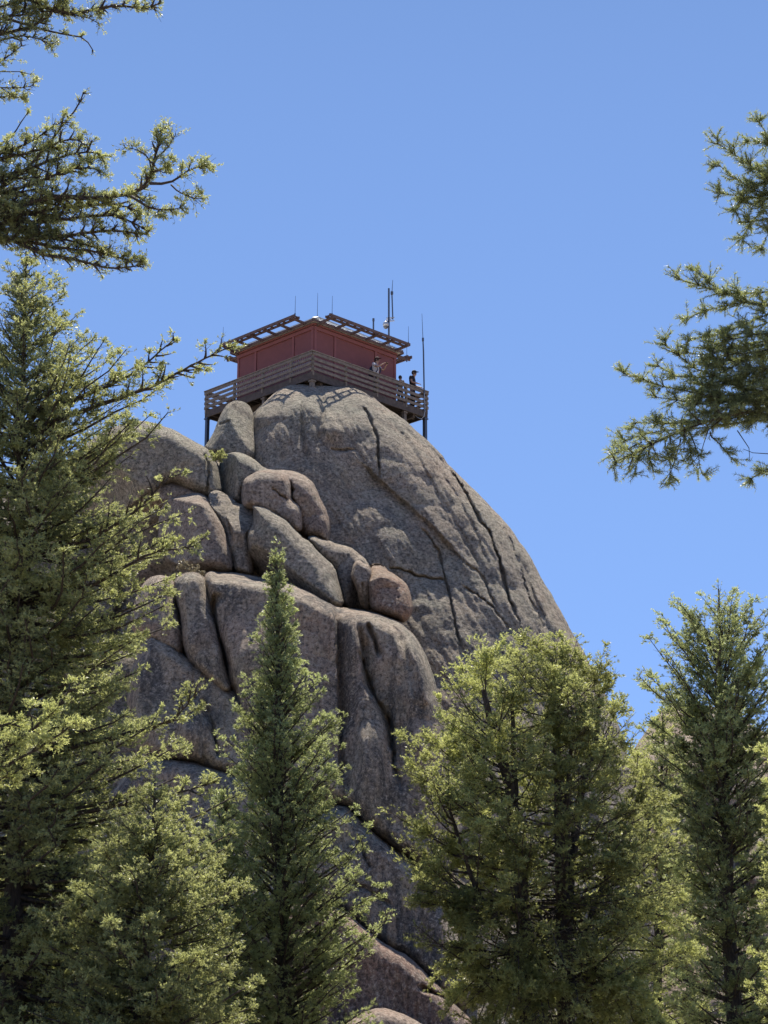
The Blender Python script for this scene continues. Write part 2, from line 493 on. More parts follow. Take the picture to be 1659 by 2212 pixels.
dome = rock('rock_dome',
    [(549, 905), (558, 885), (575, 868), (597, 850), (618, 838), (645, 832), (690, 832), (730, 838), (762, 842), (782, 850), (815, 870),
     (866, 907), (884, 921), (920, 953), (951, 983), (968, 1010), (1009, 1050), (1039, 1078), (1070, 1108), (1098, 1143), (1138, 1197),
     (1172, 1259), (1213, 1333), (1247, 1392), (1300, 1490), (1345, 1600), (1385, 1760), (1410, 2000), (1430, 2480), (560, 2480),
     (470, 2000), (440, 1600), (450, 1300), (500, 1120), (540, 1020), (548, 960)],
    M_ROCK_DOME, off=0.0, T=2.6, w=105, back=9, step=2.9, flute=(0.56, 0.075, 20, 300), tilt=(0.35, 0), seed=3, amp=(0.08, 0.025), lean=1.0,
    grooves=[(c4([(500, 420), (600, 520), (690, 625), (760, 710), (820, 800), (870, 910), (960, 1040), (1020, 1200), (1060, 1380), (1120, 1530), (1175, 1680)]), 3.4, 0.5),
             (c4([(960, 880), (1010, 930), (1080, 1060), (1140, 1220), (1200, 1400), (1290, 1620), (1350, 1760)]), 2.8, 0.22),
             (c4([(520, 1000), (560, 1040), (640, 1160), (680, 1320), (720, 1500), (760, 1700), (830, 1900)]), 2.8, 0.35),
             (c4([(150, 230), (180, 270), (230, 380), (258, 480), (258, 600), (270, 700)]), 2.8, 0.40),
             (c4([(-60, 510), (30, 518), (110, 512)]), 2.5, 0.2),
             (c4([(300, 1262), (450, 1290), (580, 1332), (700, 1345)]), 3.0, 0.35),
             (c4([(780, 1370), (850, 1420), (930, 1470), (1000, 1520), (1050, 1600), (1120, 1700)]), 2.8, 0.28),
             (c4([(290, 300), (420, 430), (520, 580), (640, 800), (740, 960), (860, 1180), (960, 1400)]), 7, 0.16),
             (c4([(380, 330), (560, 520), (700, 720), (860, 1000), (960, 1250)]), 5, 0.14),
             (c4([(640, 1050), (820, 1240), (900, 1300), (960, 1420), (1040, 1560)]), 3.5, 0.22),
             (c4([(1150, 1180), (1230, 1400), (1320, 1640), (1400, 1800)]), 7, 0.22),
             ([(655, 862), (652, 900), (654, 950), (668, 1010)], 6, 0.22),
             ([(700, 850), (697, 900), (688, 960)], 9, 0.25)],
    steps=[(c4([(120, 560), (270, 700), (450, 860), (600, 990), (700, 1100), (820, 1240)]), 0.45, 120, 1),
           ([(618, 850), (640, 846), (680, 852), (700, 862)], 0.25, 30, -1)],
    bumps=[(860, 1180, 90, 60, 0.5), (800, 1120, 60, 40, 0.35), (1000, 1400, 120, 160, 0.5), (720, 925, 40, 25, 0.5), (650, 880, 40, 30, 0.35)])
tag(dome, kind='structure')

BG = 'granite boulders heaped against the dome'
def boulder(label, poly, mat, group=BG, **k):
    k['w'] = k['w'] * 0.55; k['T'] = k['T'] * 0.85; k.setdefault('facet', 0.24); k.setdefault('cuts', 0 if k['seed'] in (10, 11, 17) else 1); r_ = random.Random(k['seed']); k.setdefault('tilt', (r_.uniform(-.5, .5), 0))
    o = rock('boulder', poly, mat, **k); tag(o, label, 'boulder', group); return o

boulder('upright grey boulder wedged under the left end of the lookout deck',
    c6([(745, 440), (800, 370), (860, 240), (905, 110), (950, 45), (1010, 22), (1080, 35), (1140, 80), (1165, 150), (1180, 300), (1195, 400), (1190, 540), (1120, 560), (980, 545), (850, 520), (780, 490)]),
    M_ROCK_GREY, off=1.7, T=2.0, w=46, step=3.0, seed=5, grooves=[(c6([(860, 230), (930, 200), (960, 195)]), 3, 0.2)])
boulder('small rounded rock filling the gap below the cabin deck',
    c6([(1150, 180), (1180, 130), (1240, 100), (1290, 90), (1310, 140), (1290, 300), (1200, 330), (1170, 260)]), M_ROCK, off=0.3, T=1.2, w=26, step=3.0, seed=6)
boulder('broad dark grey slab sloping up to the left on the skyline',
    [(150, 990), (220, 935), (265, 920)] + c6([(120, 205), (230, 215), (330, 240), (460, 300), (600, 375), (740, 445), (800, 520), (850, 600), (880, 720), (890, 840), (820, 890), (760, 880), (690, 850), (600, 810), (500, 770), (420, 740)]) + [(330, 1065), (250, 1110), (160, 1110), (120, 1050)],
    M_ROCK_GREY, off=2.4, T=2.2, w=64, step=3.4, seed=7, grooves=[(c6([(700, 440), (760, 560), (770, 700), (750, 850)]), 5, 0.3)])
boulder('low rounded rock half hidden under the broad skyline slab',
    c6([(400, 740), (480, 760), (600, 805), (700, 840), (640, 900), (500, 930), (350, 960), (250, 1000), (100, 1020), (0, 900), (150, 780)]), M_ROCK_PINK, off=2.2, T=1.4, w=34, step=3.2, seed=8)
boulder('grey hump with a sunlit shoulder beside the dry shrub',
    c6([(880, 560), (900, 510), (960, 485), (1040, 484), (1110, 505), (1190, 560), (1260, 620), (1330, 650), (1300, 700), (1200, 720), (1130, 760), (1090, 840), (1080, 950), (1010, 930), (940, 880), (905, 840), (890, 720)]),
    M_ROCK_GREY, off=2.9, T=1.9, w=48, step=3.0, seed=9)
boulder('rounded pinkish boulder lapped over its right-hand neighbour',
    c6([(1080, 790), (1100, 720), (1180, 680), (1290, 650), (1400, 650), (1480, 690), (1510, 760), (1520, 860), (1510, 900), (1580, 960), (1610, 1060), (1610, 1180), (1540, 1190), (1440, 1120), (1320, 1050), (1180, 990), (1090, 970), (1075, 900)]),
    M_ROCK_PINK, off=4.1, T=2.1, w=50, step=3.0, seed=10, grooves=[(c6([(1330, 800), (1420, 860), (1500, 905)]), 3.5, 0.25)])
boulder('tall rounded pink boulder ending in a sharp lower right corner',
    c7([(-40, 95), (60, 100), (150, 105), (240, 140), (320, 200), (370, 290), (420, 400), (460, 480), (475, 560), (475, 640), (465, 728), (400, 705), (330, 680), (265, 690), (215, 620), (150, 500), (100, 400), (30, 250), (-50, 150)]),
    M_ROCK_PINK, off=3.2, T=2.0, w=54, step=3.0, seed=11, grooves=[(c7([(110, 170), (135, 250), (140, 340), (190, 420), (215, 470)]), 4, 0.6)])
boulder('big brown boulder with a lit ledge across its crown',
    c6([(345, 1010), (400, 920), (500, 880), (600, 845), (700, 842), (760, 880), (790, 960), (840, 1040), (900, 1150), (940, 1280), (975, 1400), (990, 1500), (970, 1545), (890, 1550), (780, 1530), (600, 1530), (480, 1480), (380, 1400), (340, 1250), (335, 1120)]),
    M_ROCK_PINK, off=4.4, T=2.3, w=62, step=3.0, seed=12, crest=[(c6([(330, 940), (400, 925), (560, 945), (660, 935), (760, 985), (840, 1070), (900, 1150), (950, 1260)]), 0.9)])
boulder('narrow leaning slab with a pointed top and dark left side',
    c6([(780, 880), (800, 840), (840, 828), (890, 850), (960, 890), (1030, 950), (1100, 965), (1165, 990), (1195, 1040), (1190, 1110), (1150, 1170), (1120, 1230), (1140, 1330), (1155, 1440), (1160, 1580), (1080, 1570), (1000, 1545), (985, 1450), (950, 1300), (900, 1150), (840, 1030), (790, 950)]),
    M_ROCK, off=4.3, T=1.9, w=36, step=2.8, seed=13, steps=[(c6([(850, 850), (900, 950), (960, 1080), (990, 1180), (1000, 1300)]), 0.9, 26, 1)],
    grooves=[(c6([(1000, 1160), (1060, 1160), (1110, 1200)]), 3, 0.3)])
boulder('largest smooth grey boulder behind the tip of the spired conifer',
    c6([(1190, 990), (1160, 960), (1240, 975), (1340, 1020), (1450, 1090), (1540, 1180), (1600, 1240)]) + c7([(215, 700), (300, 740), (360, 820), (430, 890), (490, 940), (525, 1010), (545, 1100), (570, 1180), (600, 1300), (480, 1330), (300, 1240), (100, 1160), (-60, 1110)]) + c6([(1300, 1600), (1160, 1600), (1150, 1440), (1130, 1330), (1120, 1220), (1180, 1120)]),
    M_ROCK_GREY, off=4.7, T=2.6, w=72, step=3.2, seed=14)
boulder('long grey rock with a bright stepped crest behind the split boulder',
    c7([(285, 695), (340, 690), (430, 730), (560, 765), (660, 790), (710, 820), (740, 855), (790, 880), (820, 940), (800, 1000), (830, 1300), (700, 1330), (590, 1300), (560, 1170), (530, 1010), (480, 930), (400, 860), (330, 770)]),
    M_ROCK, off=3.4, T=1.7, w=42, step=3.0, seed=15, crest=[(c7([(500, 790), (560, 785), (650, 805), (710, 850), (780, 900), (800, 950)]), 0.8)])
boulder('slender bent stone leaning on the orange boulder',
    c7([(683, 1040), (695, 960), (715, 915), (740, 902), (780, 935), (825, 945), (840, 1010), (835, 1100), (850, 1200), (855, 1300), (835, 1330), (790, 1315), (760, 1260), (740, 1160), (700, 1060)]),
    M_ROCK_PINK, off=5.1, T=1.0, w=22, step=2.6, seed=16, grooves=[(c7([(770, 1080), (785, 1180), (800, 1260)]), 3, 0.3)])
boulder('orange-brown boulder with yellow lichen poised on the wall edge',
    c7([(835, 960), (870, 932), (930, 935), (980, 970), (1000, 1000), (1070, 1050), (1140, 1100), (1180, 1170), (1200, 1260), (1212, 1330), (1190, 1400), (1140, 1448), (1080, 1410), (1000, 1370), (910, 1355), (850, 1310), (835, 1200), (830, 1080)]),
    M_ROCK_ORANGE, off=4.9, T=1.7, w=44, step=2.6, seed=17, crest=[(c7([(800, 1080), (850, 1080), (930, 1045), (1050, 1055), (1130, 1100), (1180, 1160)]), 0.7)])

# ---- the front wall below the boulders
WG = 'granite walls and slabs below the boulders'
def slab(label, poly, mat, **k):
    k['w'] = k['w'] * 0.62; k.setdefault('cuts', 0); k.setdefault('flute', (0.0, 0.12, 20, 200))
    o = rock('rock_slab', poly, mat, **k); tag(o, label, 'rock slab', WG); return o

slab('short rounded slab at the left end of the rock wall',
    c3([(70, 1260), (100, 1190), (145, 1140), (200, 1125), (250, 1135), (280, 1180), (300, 1290), (320, 1380), (328, 1480), (315, 1560), (240, 1520), (100, 1470), (40, 1380)]), M_ROCK_PINK, off=5.6, T=2.2, w=44, step=3.2, seed=21)
slab('tall narrow slab between two dark vertical cracks',
    c3([(286, 1140), (330, 1112), (390, 1105), (435, 1135), (455, 1210), (475, 1300), (505, 1390), (530, 1500), (560, 1640), (590, 1740), (540, 1750), (440, 1660), (360, 1590), (325, 1500), (318, 1400), (300, 1290), (284, 1200)]), M_ROCK_WALL, off=5.9, T=2.2, w=40, step=3.2, seed=22)
wall = slab('great fluted rock wall with vertical dark streaks in the middle of the cliff',
    c3([(440, 1150), (460, 1105), (530, 1095), (640, 1108), (760, 1135), (900, 1160), (1000, 1205), (1080, 1255), (1180, 1298), (1300, 1312), (1400, 1332), (1500, 1375), (1560, 1430), (1620, 1530), (1665, 1650)]) +
    [(944, 1500), (958, 1560), (968, 1640), (972, 1740), (975, 1900), (940, 1890), (895, 1856)] + c5([(1340, 1310), (1280, 1265), (1200, 1195), (1150, 1135), (1105, 1092), (1000, 1060), (860, 1000), (700, 900), (600, 700), (545, 540), (510, 460)]) + [(470, 1400), (452, 1330), (445, 1290)],
    M_ROCK_WALL, off=5.5, T=3.0, w=62, step=3.2, back=5, seed=23, amp=(0.12, 0.03), lean=0.5, vref=1300, crest=[(c7([(60, 1120), (150, 1135), (300, 1200), (450, 1280), (600, 1335), (700, 1375), (900, 1405), (1000, 1440), (1100, 1500)]), 0.8), ([(455, 1262), (500, 1262), (560, 1268), (620, 1278)], 0.8)],
    grooves=[
             (c5([(1160, 330), (1175, 390), (1210, 520), (1280, 640), (1310, 720), (1325, 860), (1360, 1030)]), 4.5, 1.0),
             (c5([(1200, 190), (1230, 260), (1260, 360)]), 6, 0.5),
             (c5([(1300, 160), (1380, 300), (1440, 500), (1470, 700)]), 9, 0.35),
             (c5([(455, 40), (445, 160), (470, 300), (520, 480)]), 8, 0.9),
             ],
    steps=[(c5([(1010, 60), (1030, 130), (1042, 220), (1048, 400), (1052, 600), (1060, 900), (1090, 1060)]), 0.9, 34, -1),
           (c5([(1130, 150), (1160, 300), (1175, 390), (1210, 520), (1280, 640), (1310, 720), (1325, 860), (1360, 1030)]), 0.9, 30, -1)],
    bumps=[(c5([(1200, 800)])[0][0], c5([(1200, 800)])[0][1], 32, 130, 0.9), (760, 1400, 14, 70, 0.5), (560, 1420, 50, 120, 0.6), (900, 1500, 28, 160, 0.7)])
slab('blue-grey slab in shadow left of the spired conifer',
    c5([(120, 240), (200, 270), (270, 330), (340, 385), (430, 440), (540, 520), (640, 640), (700, 800), (640, 960), (530, 930), (430, 905), (340, 870), (200, 860), (60, 800), (20, 500)]), M_ROCK_WALL, off=5.0, T=1.9, w=50, step=3.6, seed=24,
    bumps=[(c5([(350, 720)])[0][0], c5([(350, 720)])[0][1], 40, 50, 0.6)], grooves=[(c5([(380, 560), (440, 700), (470, 860)]), 6, 0.4)])
slab('shaded lower slab at the foot of the cliff left of the spired conifer',
    c5([(100, 850), (340, 872), (430, 902), (535, 935), (640, 970), (760, 1010), (800, 1200), (780, 1700), (760, 2500), (-300, 2500), (-200, 1300), (0, 950)]), M_ROCK_WALL, off=4.0, T=2.6, w=70, step=4.2, seed=25, vref=1700, lean=0.6)
slab('large grey slab under the long slanting crack',
    [(690, 1760), (740, 1738), (771, 1766), (829, 1822), (895, 1866), (943, 1925), (969, 1985), (1000, 2060), (1040, 2150), (1000, 2190), (940, 2140), (881, 2072), (845, 2056), (811, 2032), (760, 1985), (705, 1950), (640, 1960), (600, 1900), (620, 1800)],
    M_ROCK_WALL, off=3.4, T=2.4, w=58, step=3.4, seed=26, lean=0.3, vref=1850, grooves=[([(770, 1800), (790, 1850), (800, 1880)], 5, 0.3), ([(740, 1900), (800, 1925), (850, 1960)], 5, 0.3)])
slab('reddish brown slab low between the two middle trees',
    [(600, 1960), (700, 1948), (760, 1985), (811, 2030), (845, 2052), (881, 2068), (945, 2135), (1000, 2190), (1060, 2260), (1080, 2480), (560, 2480), (570, 2150)],
    rock_mat('red_granite', base=(0.34, 0.20, 0.15), grey=(0.29, 0.21, 0.165), lich=0.3, orange=0.5), off=4.6, T=2.2, w=60, step=3.8, seed=27, lean=0.2, vref=2050, grooves=[([(900, 2130), (950, 2150), (1010, 2180)], 7, 0.7)])
slab('pale rounded slab at the very foot of the cliff',
    [(740, 2215), (785, 2190), (819, 2179), (860, 2190), (910, 2215), (960, 2260), (1000, 2480), (680, 2480), (700, 2280)], M_ROCK_PINK, off=6.0, T=1.8, w=50, step=3.8, seed=28, lean=0.25)

# ---- lower ridge to the right and the mass behind the left trees
def FR(v): return np.interp(v, [1450, 1700, 2000, 2500], [96, 90, 84, 76])
ridge = rock('rock_ridge', [(1180, 1760), (1260, 1730), (1330, 1690), (1380, 1610), (1420, 1545), (1465, 1522), (1510, 1530), (1560, 1530), (1600, 1560), (1680, 1600), (1800, 1620), (2000, 1700), (2100, 2480), (1100, 2480), (1100, 1800)],
    M_ROCK_PINK, T=5, w=130, back=12, step=5.5, base=FR, seed=31, amp=(0.9, 0.10), nscale=(0.22, 1.0), lean=1.0,
    grooves=[([(1490, 1740), (1530, 1800), (1560, 1860)], 14, 2.2), ([(1380, 1960), (1440, 2060), (1520, 2160)], 9, 1.5), ([(1640, 1750), (1600, 1850), (1610, 1960)], 12, 1.6), ([(1340, 1640), (1400, 1760), (1390, 1900)], 10, 1.8)],
    steps=[([(1440, 1730), (1500, 1790), (1540, 1850)], 2.0, 60, -1)])
tag(ridge, kind='structure')
def FL(v): return np.interp(v, [900, 1300, 1800, 2500], [84, 79, 73, 66])
shoulder = rock('rock_shoulder', [(600, 1130), (560, 1010), (500, 985), (450, 992), (380, 985), (320, 965), (260, 965), (180, 1000), (80, 1040), (-60, 1090), (-250, 1180), (-420, 1500), (-500, 2480), (520, 2480), (560, 1600), (580, 1300)],
    M_ROCK, T=3, w=120, back=10, step=5.5, base=FL, seed=32, amp=(0.8, 0.08), nscale=(0.25, 1.2), lean=0.9,
    grooves=[([(120, 1100), (140, 1400), (100, 1800)], 12, 1.8), ([(250, 1100), (260, 1300), (200, 1600), (230, 1900)], 10, 1.5), ([(-60, 1300), (60, 1450), (220, 1500)], 10, 1.4)])
tag(shoulder, kind='structure')
# ---------------------------------------------------------------- fire lookout on the dome
M_RED = plain_mat('red_paint', (0.29, 0.105, 0.105), 0.75, 0, 0.35, 3.0)
M_REDD = plain_mat('dark_red_paint', (0.235, 0.082, 0.082), 0.75, 0, 0.35, 3.0)
M_TIMBER = wood_mat('weathered_timber', (0.12, 0.10, 0.082), (0.24, 0.20, 0.165))
M_TIMBERD = wood_mat('dark_timber', (0.06, 0.048, 0.042), (0.115, 0.092, 0.08))
M_FRAME = wood_mat('old_red_frame', (0.09, 0.058, 0.052), (0.16, 0.105, 0.095))
M_METAL = plain_mat('galvanised_metal', (0.55, 0.56, 0.57), 0.45, 0.6, 0.15)
M_ROOF = plain_mat('pale_metal_roof', (0.62, 0.63, 0.63), 0.5, 0.3, 0.2)
M_DARKM = plain_mat('dark_steel', (0.10, 0.12, 0.16), 0.5, 0.5, 0.2)
M_WHITE = plain_mat('white_plastic', (0.75, 0.75, 0.73), 0.4, 0, 0.1)

LX, LY = -3.12, 80.4
DZ = 30.42                      # deck surface
WH = 2.83                       # wall height
CH = 5.14 / 2                   # half the cabin side
DH = 7.2 / 2                    # half the deck side
look = empty('fire_lookout', (LX, LY, DZ), math.radians(45))
tag(look, 'small red wooden fire lookout cabin with railed catwalk on top of the rock dome', 'lookout')
# local axes: -y faces the camera's right, -x the camera's left (after the 45 degree turn)

def rotp(k):
    return Matrix.Rotation(k * math.pi / 2, 4, 'Z')

def side(k, build):
    """run build in a side's own frame: x along the side, -y outward"""
    holder = MB(); build(holder)
    R = rotp(k)
    holder.v = [tuple(R @ Vector(q)) for q in holder.v]
    return holder

# walls with recessed panels and trim
for k in range(4):
    def wall_b(m):
        m.box((0, -CH + 0.05, WH / 2), (2 * CH - 0.2 if k % 2 else 2 * CH, 0.10, WH))
    o = side(k, wall_b).build('wall', M_RED, look)
    fr = [-CH, -CH + 0.245 * 2 * CH, -CH + 0.745 * 2 * CH, CH]
    for a, b in zip(fr[:-1], fr[1:]):
        def sh(m):
            m.box(((a + b) / 2, -CH - 0.012, WH * 0.48), (b - a - 0.16, 0.045, WH * 0.80))
        side(k, sh).build('shutter', M_REDD, look, bevel=0.008)
    def tr(m):
        for i, x in enumerate(fr):
            e = 0.055 if i in (0, 3) else 0.0
            m.box((x - math.copysign(e, x) if e else x, -CH - 0.03, WH * 0.46), (0.12, 0.07, WH * 0.9))
        m.box((0, -CH - 0.04, WH * 0.93), (2 * CH + 0.06, 0.08, 0.16))
        m.box((0, -CH - 0.05, WH * 0.985), (2 * CH + 0.12, 0.12, 0.07))
    side(k, tr).build('trim', M_RED, look)

# roof: low hipped, metal covered, with fascia boards and rafters under the eaves
EH = CH + 0.27
rb = MB()
pk = (0, 0, WH + 1.80)
cs = [(-EH, -EH, WH + 0.10), (EH, -EH, WH + 0.10), (EH, EH, WH + 0.10), (-EH, EH, WH + 0.10)]
cu = [(x, y, z - 0.07) for x, y, z in cs]
rb.add(cs + [pk] + cu, [(0, 1, 4), (1, 2, 4), (2, 3, 4), (3, 0, 4), (0, 5, 6, 1), (1, 6, 7, 2), (2, 7, 8, 3), (3, 8, 5, 0), (8, 7, 6, 5)])
roof = rb.build('roof', M_ROOF, look)
def hips(m):
    for k in range(4):
        a = Vector(cs[k]); b = Vector(pk)
        m.beam(a + Vector((0, 0, 0.03)), b + Vector((0, 0, 0.04)), 0.14, 0.04)
hm = MB(); hips(hm); hm.build('hip_cap', M_ROOF, roof)
seam = MB()
for k in range(4):
    R = rotp(k)
    for i in range(-5, 6):
        x = i * EH / 5.6
        t = 1 - abs(x) / EH
        a = Vector((x, -EH, WH + 0.115)); b = Vector((x, -EH + EH * t, WH + 0.115 + 1.70 * t))
        seam.beam(R @ a, R @ b, 0.03, 0.03)
seam.build('standing_seam', M_ROOF, roof)
fc = MB()
for k in range(4):
    R = rotp(k)
    L_ = EH + 0.01
    fc.beam(R @ Vector((-L_, -EH - 0.012, WH + 0.035)), R @ Vector((L_ - 0.04, -EH - 0.012, WH + 0.035)), 0.035, 0.11)
fc.build('fascia_board', M_FRAME, look)

# outrigger frames around the eaves: two parallel rails on spokes
for k in range(4):
    def outr(m):
        z = WH + 0.06
        m.beam((-CH - 0.05, -CH - 1.06, z + 0.05), (CH - 0.1, -CH - 1.06, z + 0.05), 0.07, 0.13)
        m.beam((-CH - 0.05, -CH - 0.80, z + 0.03), (CH - 0.1, -CH - 0.80, z + 0.03), 0.06, 0.10)
        for i in range(6):
            x = -CH + 0.12 + i * (2 * CH - 0.4) / 5
            m.beam((x, -CH - 0.28, z - 0.06), (x + 0.02, -CH - 1.12, z - 0.03), 0.09, 0.10)
        for i in range(13):
            x = -CH + 0.02 + i * (2 * CH - 0.2) / 12
            m.box((x, -CH - 0.93, z + 0.05), (0.07, 0.20, 0.06))
        m.beam((-CH + 0.1, -CH, WH - 0.10), (-CH + 0.1, -CH - 0.95, z - 0.08), 0.06, 0.06)
    side(k, outr).build('shutter_frame', M_FRAME, look)

# deck: planks, joists, fascia beams
dk = MB()
np_ = 40
for i in range(np_):
    x = -DH + (i + 0.5) * 2 * DH / np_
    dk.box((x, 0, -0.025), (2 * DH / np_ - 0.012, 2 * DH - 0.02, 0.045))
deck = dk.build('deck', M_TIMBERD, look)
js = MB()
for i in range(15):
    y = -DH + 0.25 + i * (2 * DH - 0.5) / 14
    js.box((0, y, -0.16), (2 * DH - 0.16, 0.06, 0.20))
for x in (-DH + 0.7, -CH + 0.3, 0, CH - 0.3, DH - 0.7):
    js.box((x, 0, -0.36), (0.14, 2 * DH - 0.3, 0.19))
js.build('joist', M_TIMBERD, deck)
for k in range(4):
    def fb(m): m.box((0.03, -DH - 0.0, -0.17), (2 * DH + 0.0, 0.06, 0.34))
    side(k, fb).build('edge_beam', M_TIMBERD, look, bevel=0.006)
# railing on each side: posts and four boards
RH = 0.96
rng_r = random.Random(4)
for k in range(4):
    posts = [-DH + 0.03, -DH * 0.44, DH * 0.10, DH * 0.62]
    def rails(m):
        for j, z in enumerate((0.13, 0.36, 0.59)):
            m.beam((-DH + 0.03, -DH - 0.075, z), (DH + 0.03, -DH - 0.075, z + rng_r.uniform(-.01, .01)), 0.04, 0.135)
        m.beam((-DH - 0.02, -DH - 0.065, RH - 0.12), (DH + 0.05, -DH - 0.065, RH - 0.12), 0.04, 0.13)
        m.box((0.0, -DH - 0.02, RH - 0.02), (2 * DH + 0.12, 0.16, 0.045))
    rl = side(k, rails).build('railing', M_TIMBER, look, bevel=0.005)
    for x in posts:
        def pp(m): m.box((x, -DH - 0.0, RH / 2 - 0.10), (0.10, 0.095, RH + 0.12))
        side(k, pp).build('post', M_TIMBER, rl)
# wire mesh on the two cabin-facing railings seen from below
wm = MB()
for k in (3,):
    R = rotp(k)
    for i in range(58):
        x = -DH + 0.1 + i * (2 * DH - 0.2) / 57
        wm.beam(R @ Vector((x, -DH - 0.045, 0.05)), R @ Vector((x, -DH - 0.045, RH - 0.1)), 0.006, 0.006)
    for j in range(9):
        z = 0.07 + j * 0.1
        wm.beam(R @ Vector((-DH + 0.05, -DH - 0.045, z)), R @ Vector((DH, -DH - 0.045, z)), 0.006, 0.006)
wm.build('wire_mesh', M_METAL, look)
# posts under the deck down to the rock
Rl = Matrix.Rotation(math.radians(45), 4, 'Z')
for (x, y, z, r, mt) in [(-DH + 0.05, DH - 0.08, -3.0, 0.075, M_DARKM), (DH - 0.08, -DH + 0.05, -3.0, 0.075, M_DARKM), (-DH + 0.10, -DH + 0.10, -1.6, 0.085, M_TIMBER),
                     (DH * 0.10, -DH + 0.12, -2.2, 0.08, M_TIMBER), (DH * 0.62, -DH + 0.12, -2.3, 0.075, M_TIMBER), (-DH + 0.12, DH * 0.42, -2.3, 0.08, M_TIMBER), (-DH + 0.12, -DH * 0.1, -2.2, 0.08, M_TIMBER),
                     (DH - 0.1, DH - 0.1, -5, 0.08, M_TIMBERD)]:
    m = MB(); m.box((x, y, (z - 0.34) / 2), (r * 2, r * 2, -z - 0.34 + 0.3))
    m.box((x, y, -0.40), (r * 2 + 0.08, r * 2 + 0.08, 0.06))
    m.build('support_post', mt, look)
# lightning rods
for (x, y, z0, z1) in [(0, 0, WH + 1.78, WH + 3.05), (-CH - 1.06, -CH + 0.1, WH + 0.1, WH + 1.05), (-CH + 0.1, -CH - 1.06, WH + 0.1, WH + 1.05),
                       (-CH - 1.06, CH - 0.1, WH + 0.1, WH + 1.0), (CH - 0.2, -CH - 1.06, WH + 0.1, WH + 1.0), (CH - 0.25, -CH - 1.0, WH - 0.75, WH + 0.1)]:
    m = MB(); m.tube([(x, y, z0), (x, y, z0 + 0.12)], 0.03, 6); m.tube([(x, y, z0), (x + 0.01, y, z1)], [0.013, 0.007], 6)
    m.build('lightning_rod', M_DARKM, look)

def wpt(x, y, z):
    q = Rl @ Vector((x, y, z)); return Vector((q.x + LX, q.y + LY, q.z + DZ))

# ---- radio masts behind the right eave
def at(u, v, y): return Vector([float(q) for q in P(u, v, y)])
my = 81.6
b = at(840, 775, my); t = at(838.6, 623, my)
root = empty('radio_mast', b); tag(root, 'thick double radio mast with cross bracket beside the lookout roof', 'antenna')
m = MB(); m.tube([(0, 0, 0), (0, 0, 2.1)], 0.045, 8)
m.build('mast', M_DARKM, root)
m = MB(); z1 = at(839, 688, my).z - b.z
m.tube([(0, 0, z1 - 0.25), (0, 0, t.z - b.z)], 0.045, 8); m.build('antenna', M_DARKM, root)
m = MB(); x2 = at(848.5, 690, my).x - b.x
m.tube([(x2, 0, z1 - 0.05), (x2 - 0.04, 0, at(0, 633, my).z - b.z)], 0.032, 8)
m.tube([(x2 - 0.04, 0, at(0, 633, my).z - b.z), (x2, 0, at(0, 605, my).z - b.z)], [0.018, 0.010], 6); m.tube([(x2 - 0.04, 0, at(0, 636, my).z - b.z), (x2 - 0.04, 0, at(0, 630, my).z - b.z)], 0.065, 8); m.build('antenna', M_DARKM, root)
m = MB()
for dz in (-0.14, 0.02): m.beam((-0.12, 0, z1 + dz), (x2 + 0.08, 0, z1 + dz + 0.03), 0.05, 0.04)
m.beam((0, 0, z1 - 0.14), (x2, 0, z1 + 0.05), 0.03, 0.03); m.build('bracket', M_METAL, root)
cb = at(833.5, 701, my)
root = empty('dome_camera', cb); tag(root, 'round white dome camera mounted on the side of the thick mast', 'camera')
m = MB(); m.sphere((0, 0, 0), 0.15, 14, 9, (1, 1, 1.1)); m.build('housing', M_METAL, root, True)
m = MB(); m.sphere((0, 0, -0.10), 0.125, 12, 8); m.build('lens_dome', plain_mat('smoked_dome', (0.12, 0.12, 0.13), 0.15), root, True)
m = MB(); m.tube([(0, 0, 0.10), (0, 0, 0.22), (0.11, 0, 0.26)], 0.028, 6); m.build('arm', M_WHITE, root)
b = at(806.6, 735, 82.6); root = empty('stub_antenna', b); tag(root, 'short thick stub antenna standing behind the roof ridge left of the tall mast', 'antenna')
m = MB(); m.tube([(0, 0, 0), (0, 0, at(0, 692, 82.6).z - b.z)], 0.04, 8); m.build('rod', M_DARKM, root)
m = MB(); m.tube([(0, 0, at(0, 694, 82.6).z - b.z), (0, 0, at(0, 688, 82.6).z - b.z)], 0.055, 8); m.build('cap', M_DARKM, root)
cy = LY - 0.25
b = at(917, 888, cy); root = empty('whip_antenna', b); tag(root, 'long thin whip antenna rising from the right corner of the catwalk', 'antenna')
m = MB(); zz = lambda v: at(0, v, cy).z - b.z
m.tube([(0, 0, 0), (-0.03, 0, zz(760)), (-0.05, 0, zz(733))], [0.035, 0.035, 0.03], 8); m.build('base_tube', M_DARKM, root)
m = MB(); m.tube([(-0.05, 0, zz(733)), (-0.09, 0, zz(677))], [0.016, 0.008], 6); m.tube([(-0.05, 0, zz(737)), (-0.05, 0, zz(730))], 0.05, 8); m.build('whip', M_DARKM, root)
m = MB(); m.tube([(0.0, -0.06, zz(850)), (0.02, -0.1, -0.05), (-0.03, -0.12, -0.30), (-0.15, -0.12, -0.42), (-0.32, -0.12, -0.36), (-0.42, -0.1, -0.25)], 0.014, 6); m.build('cable', M_METAL, root)

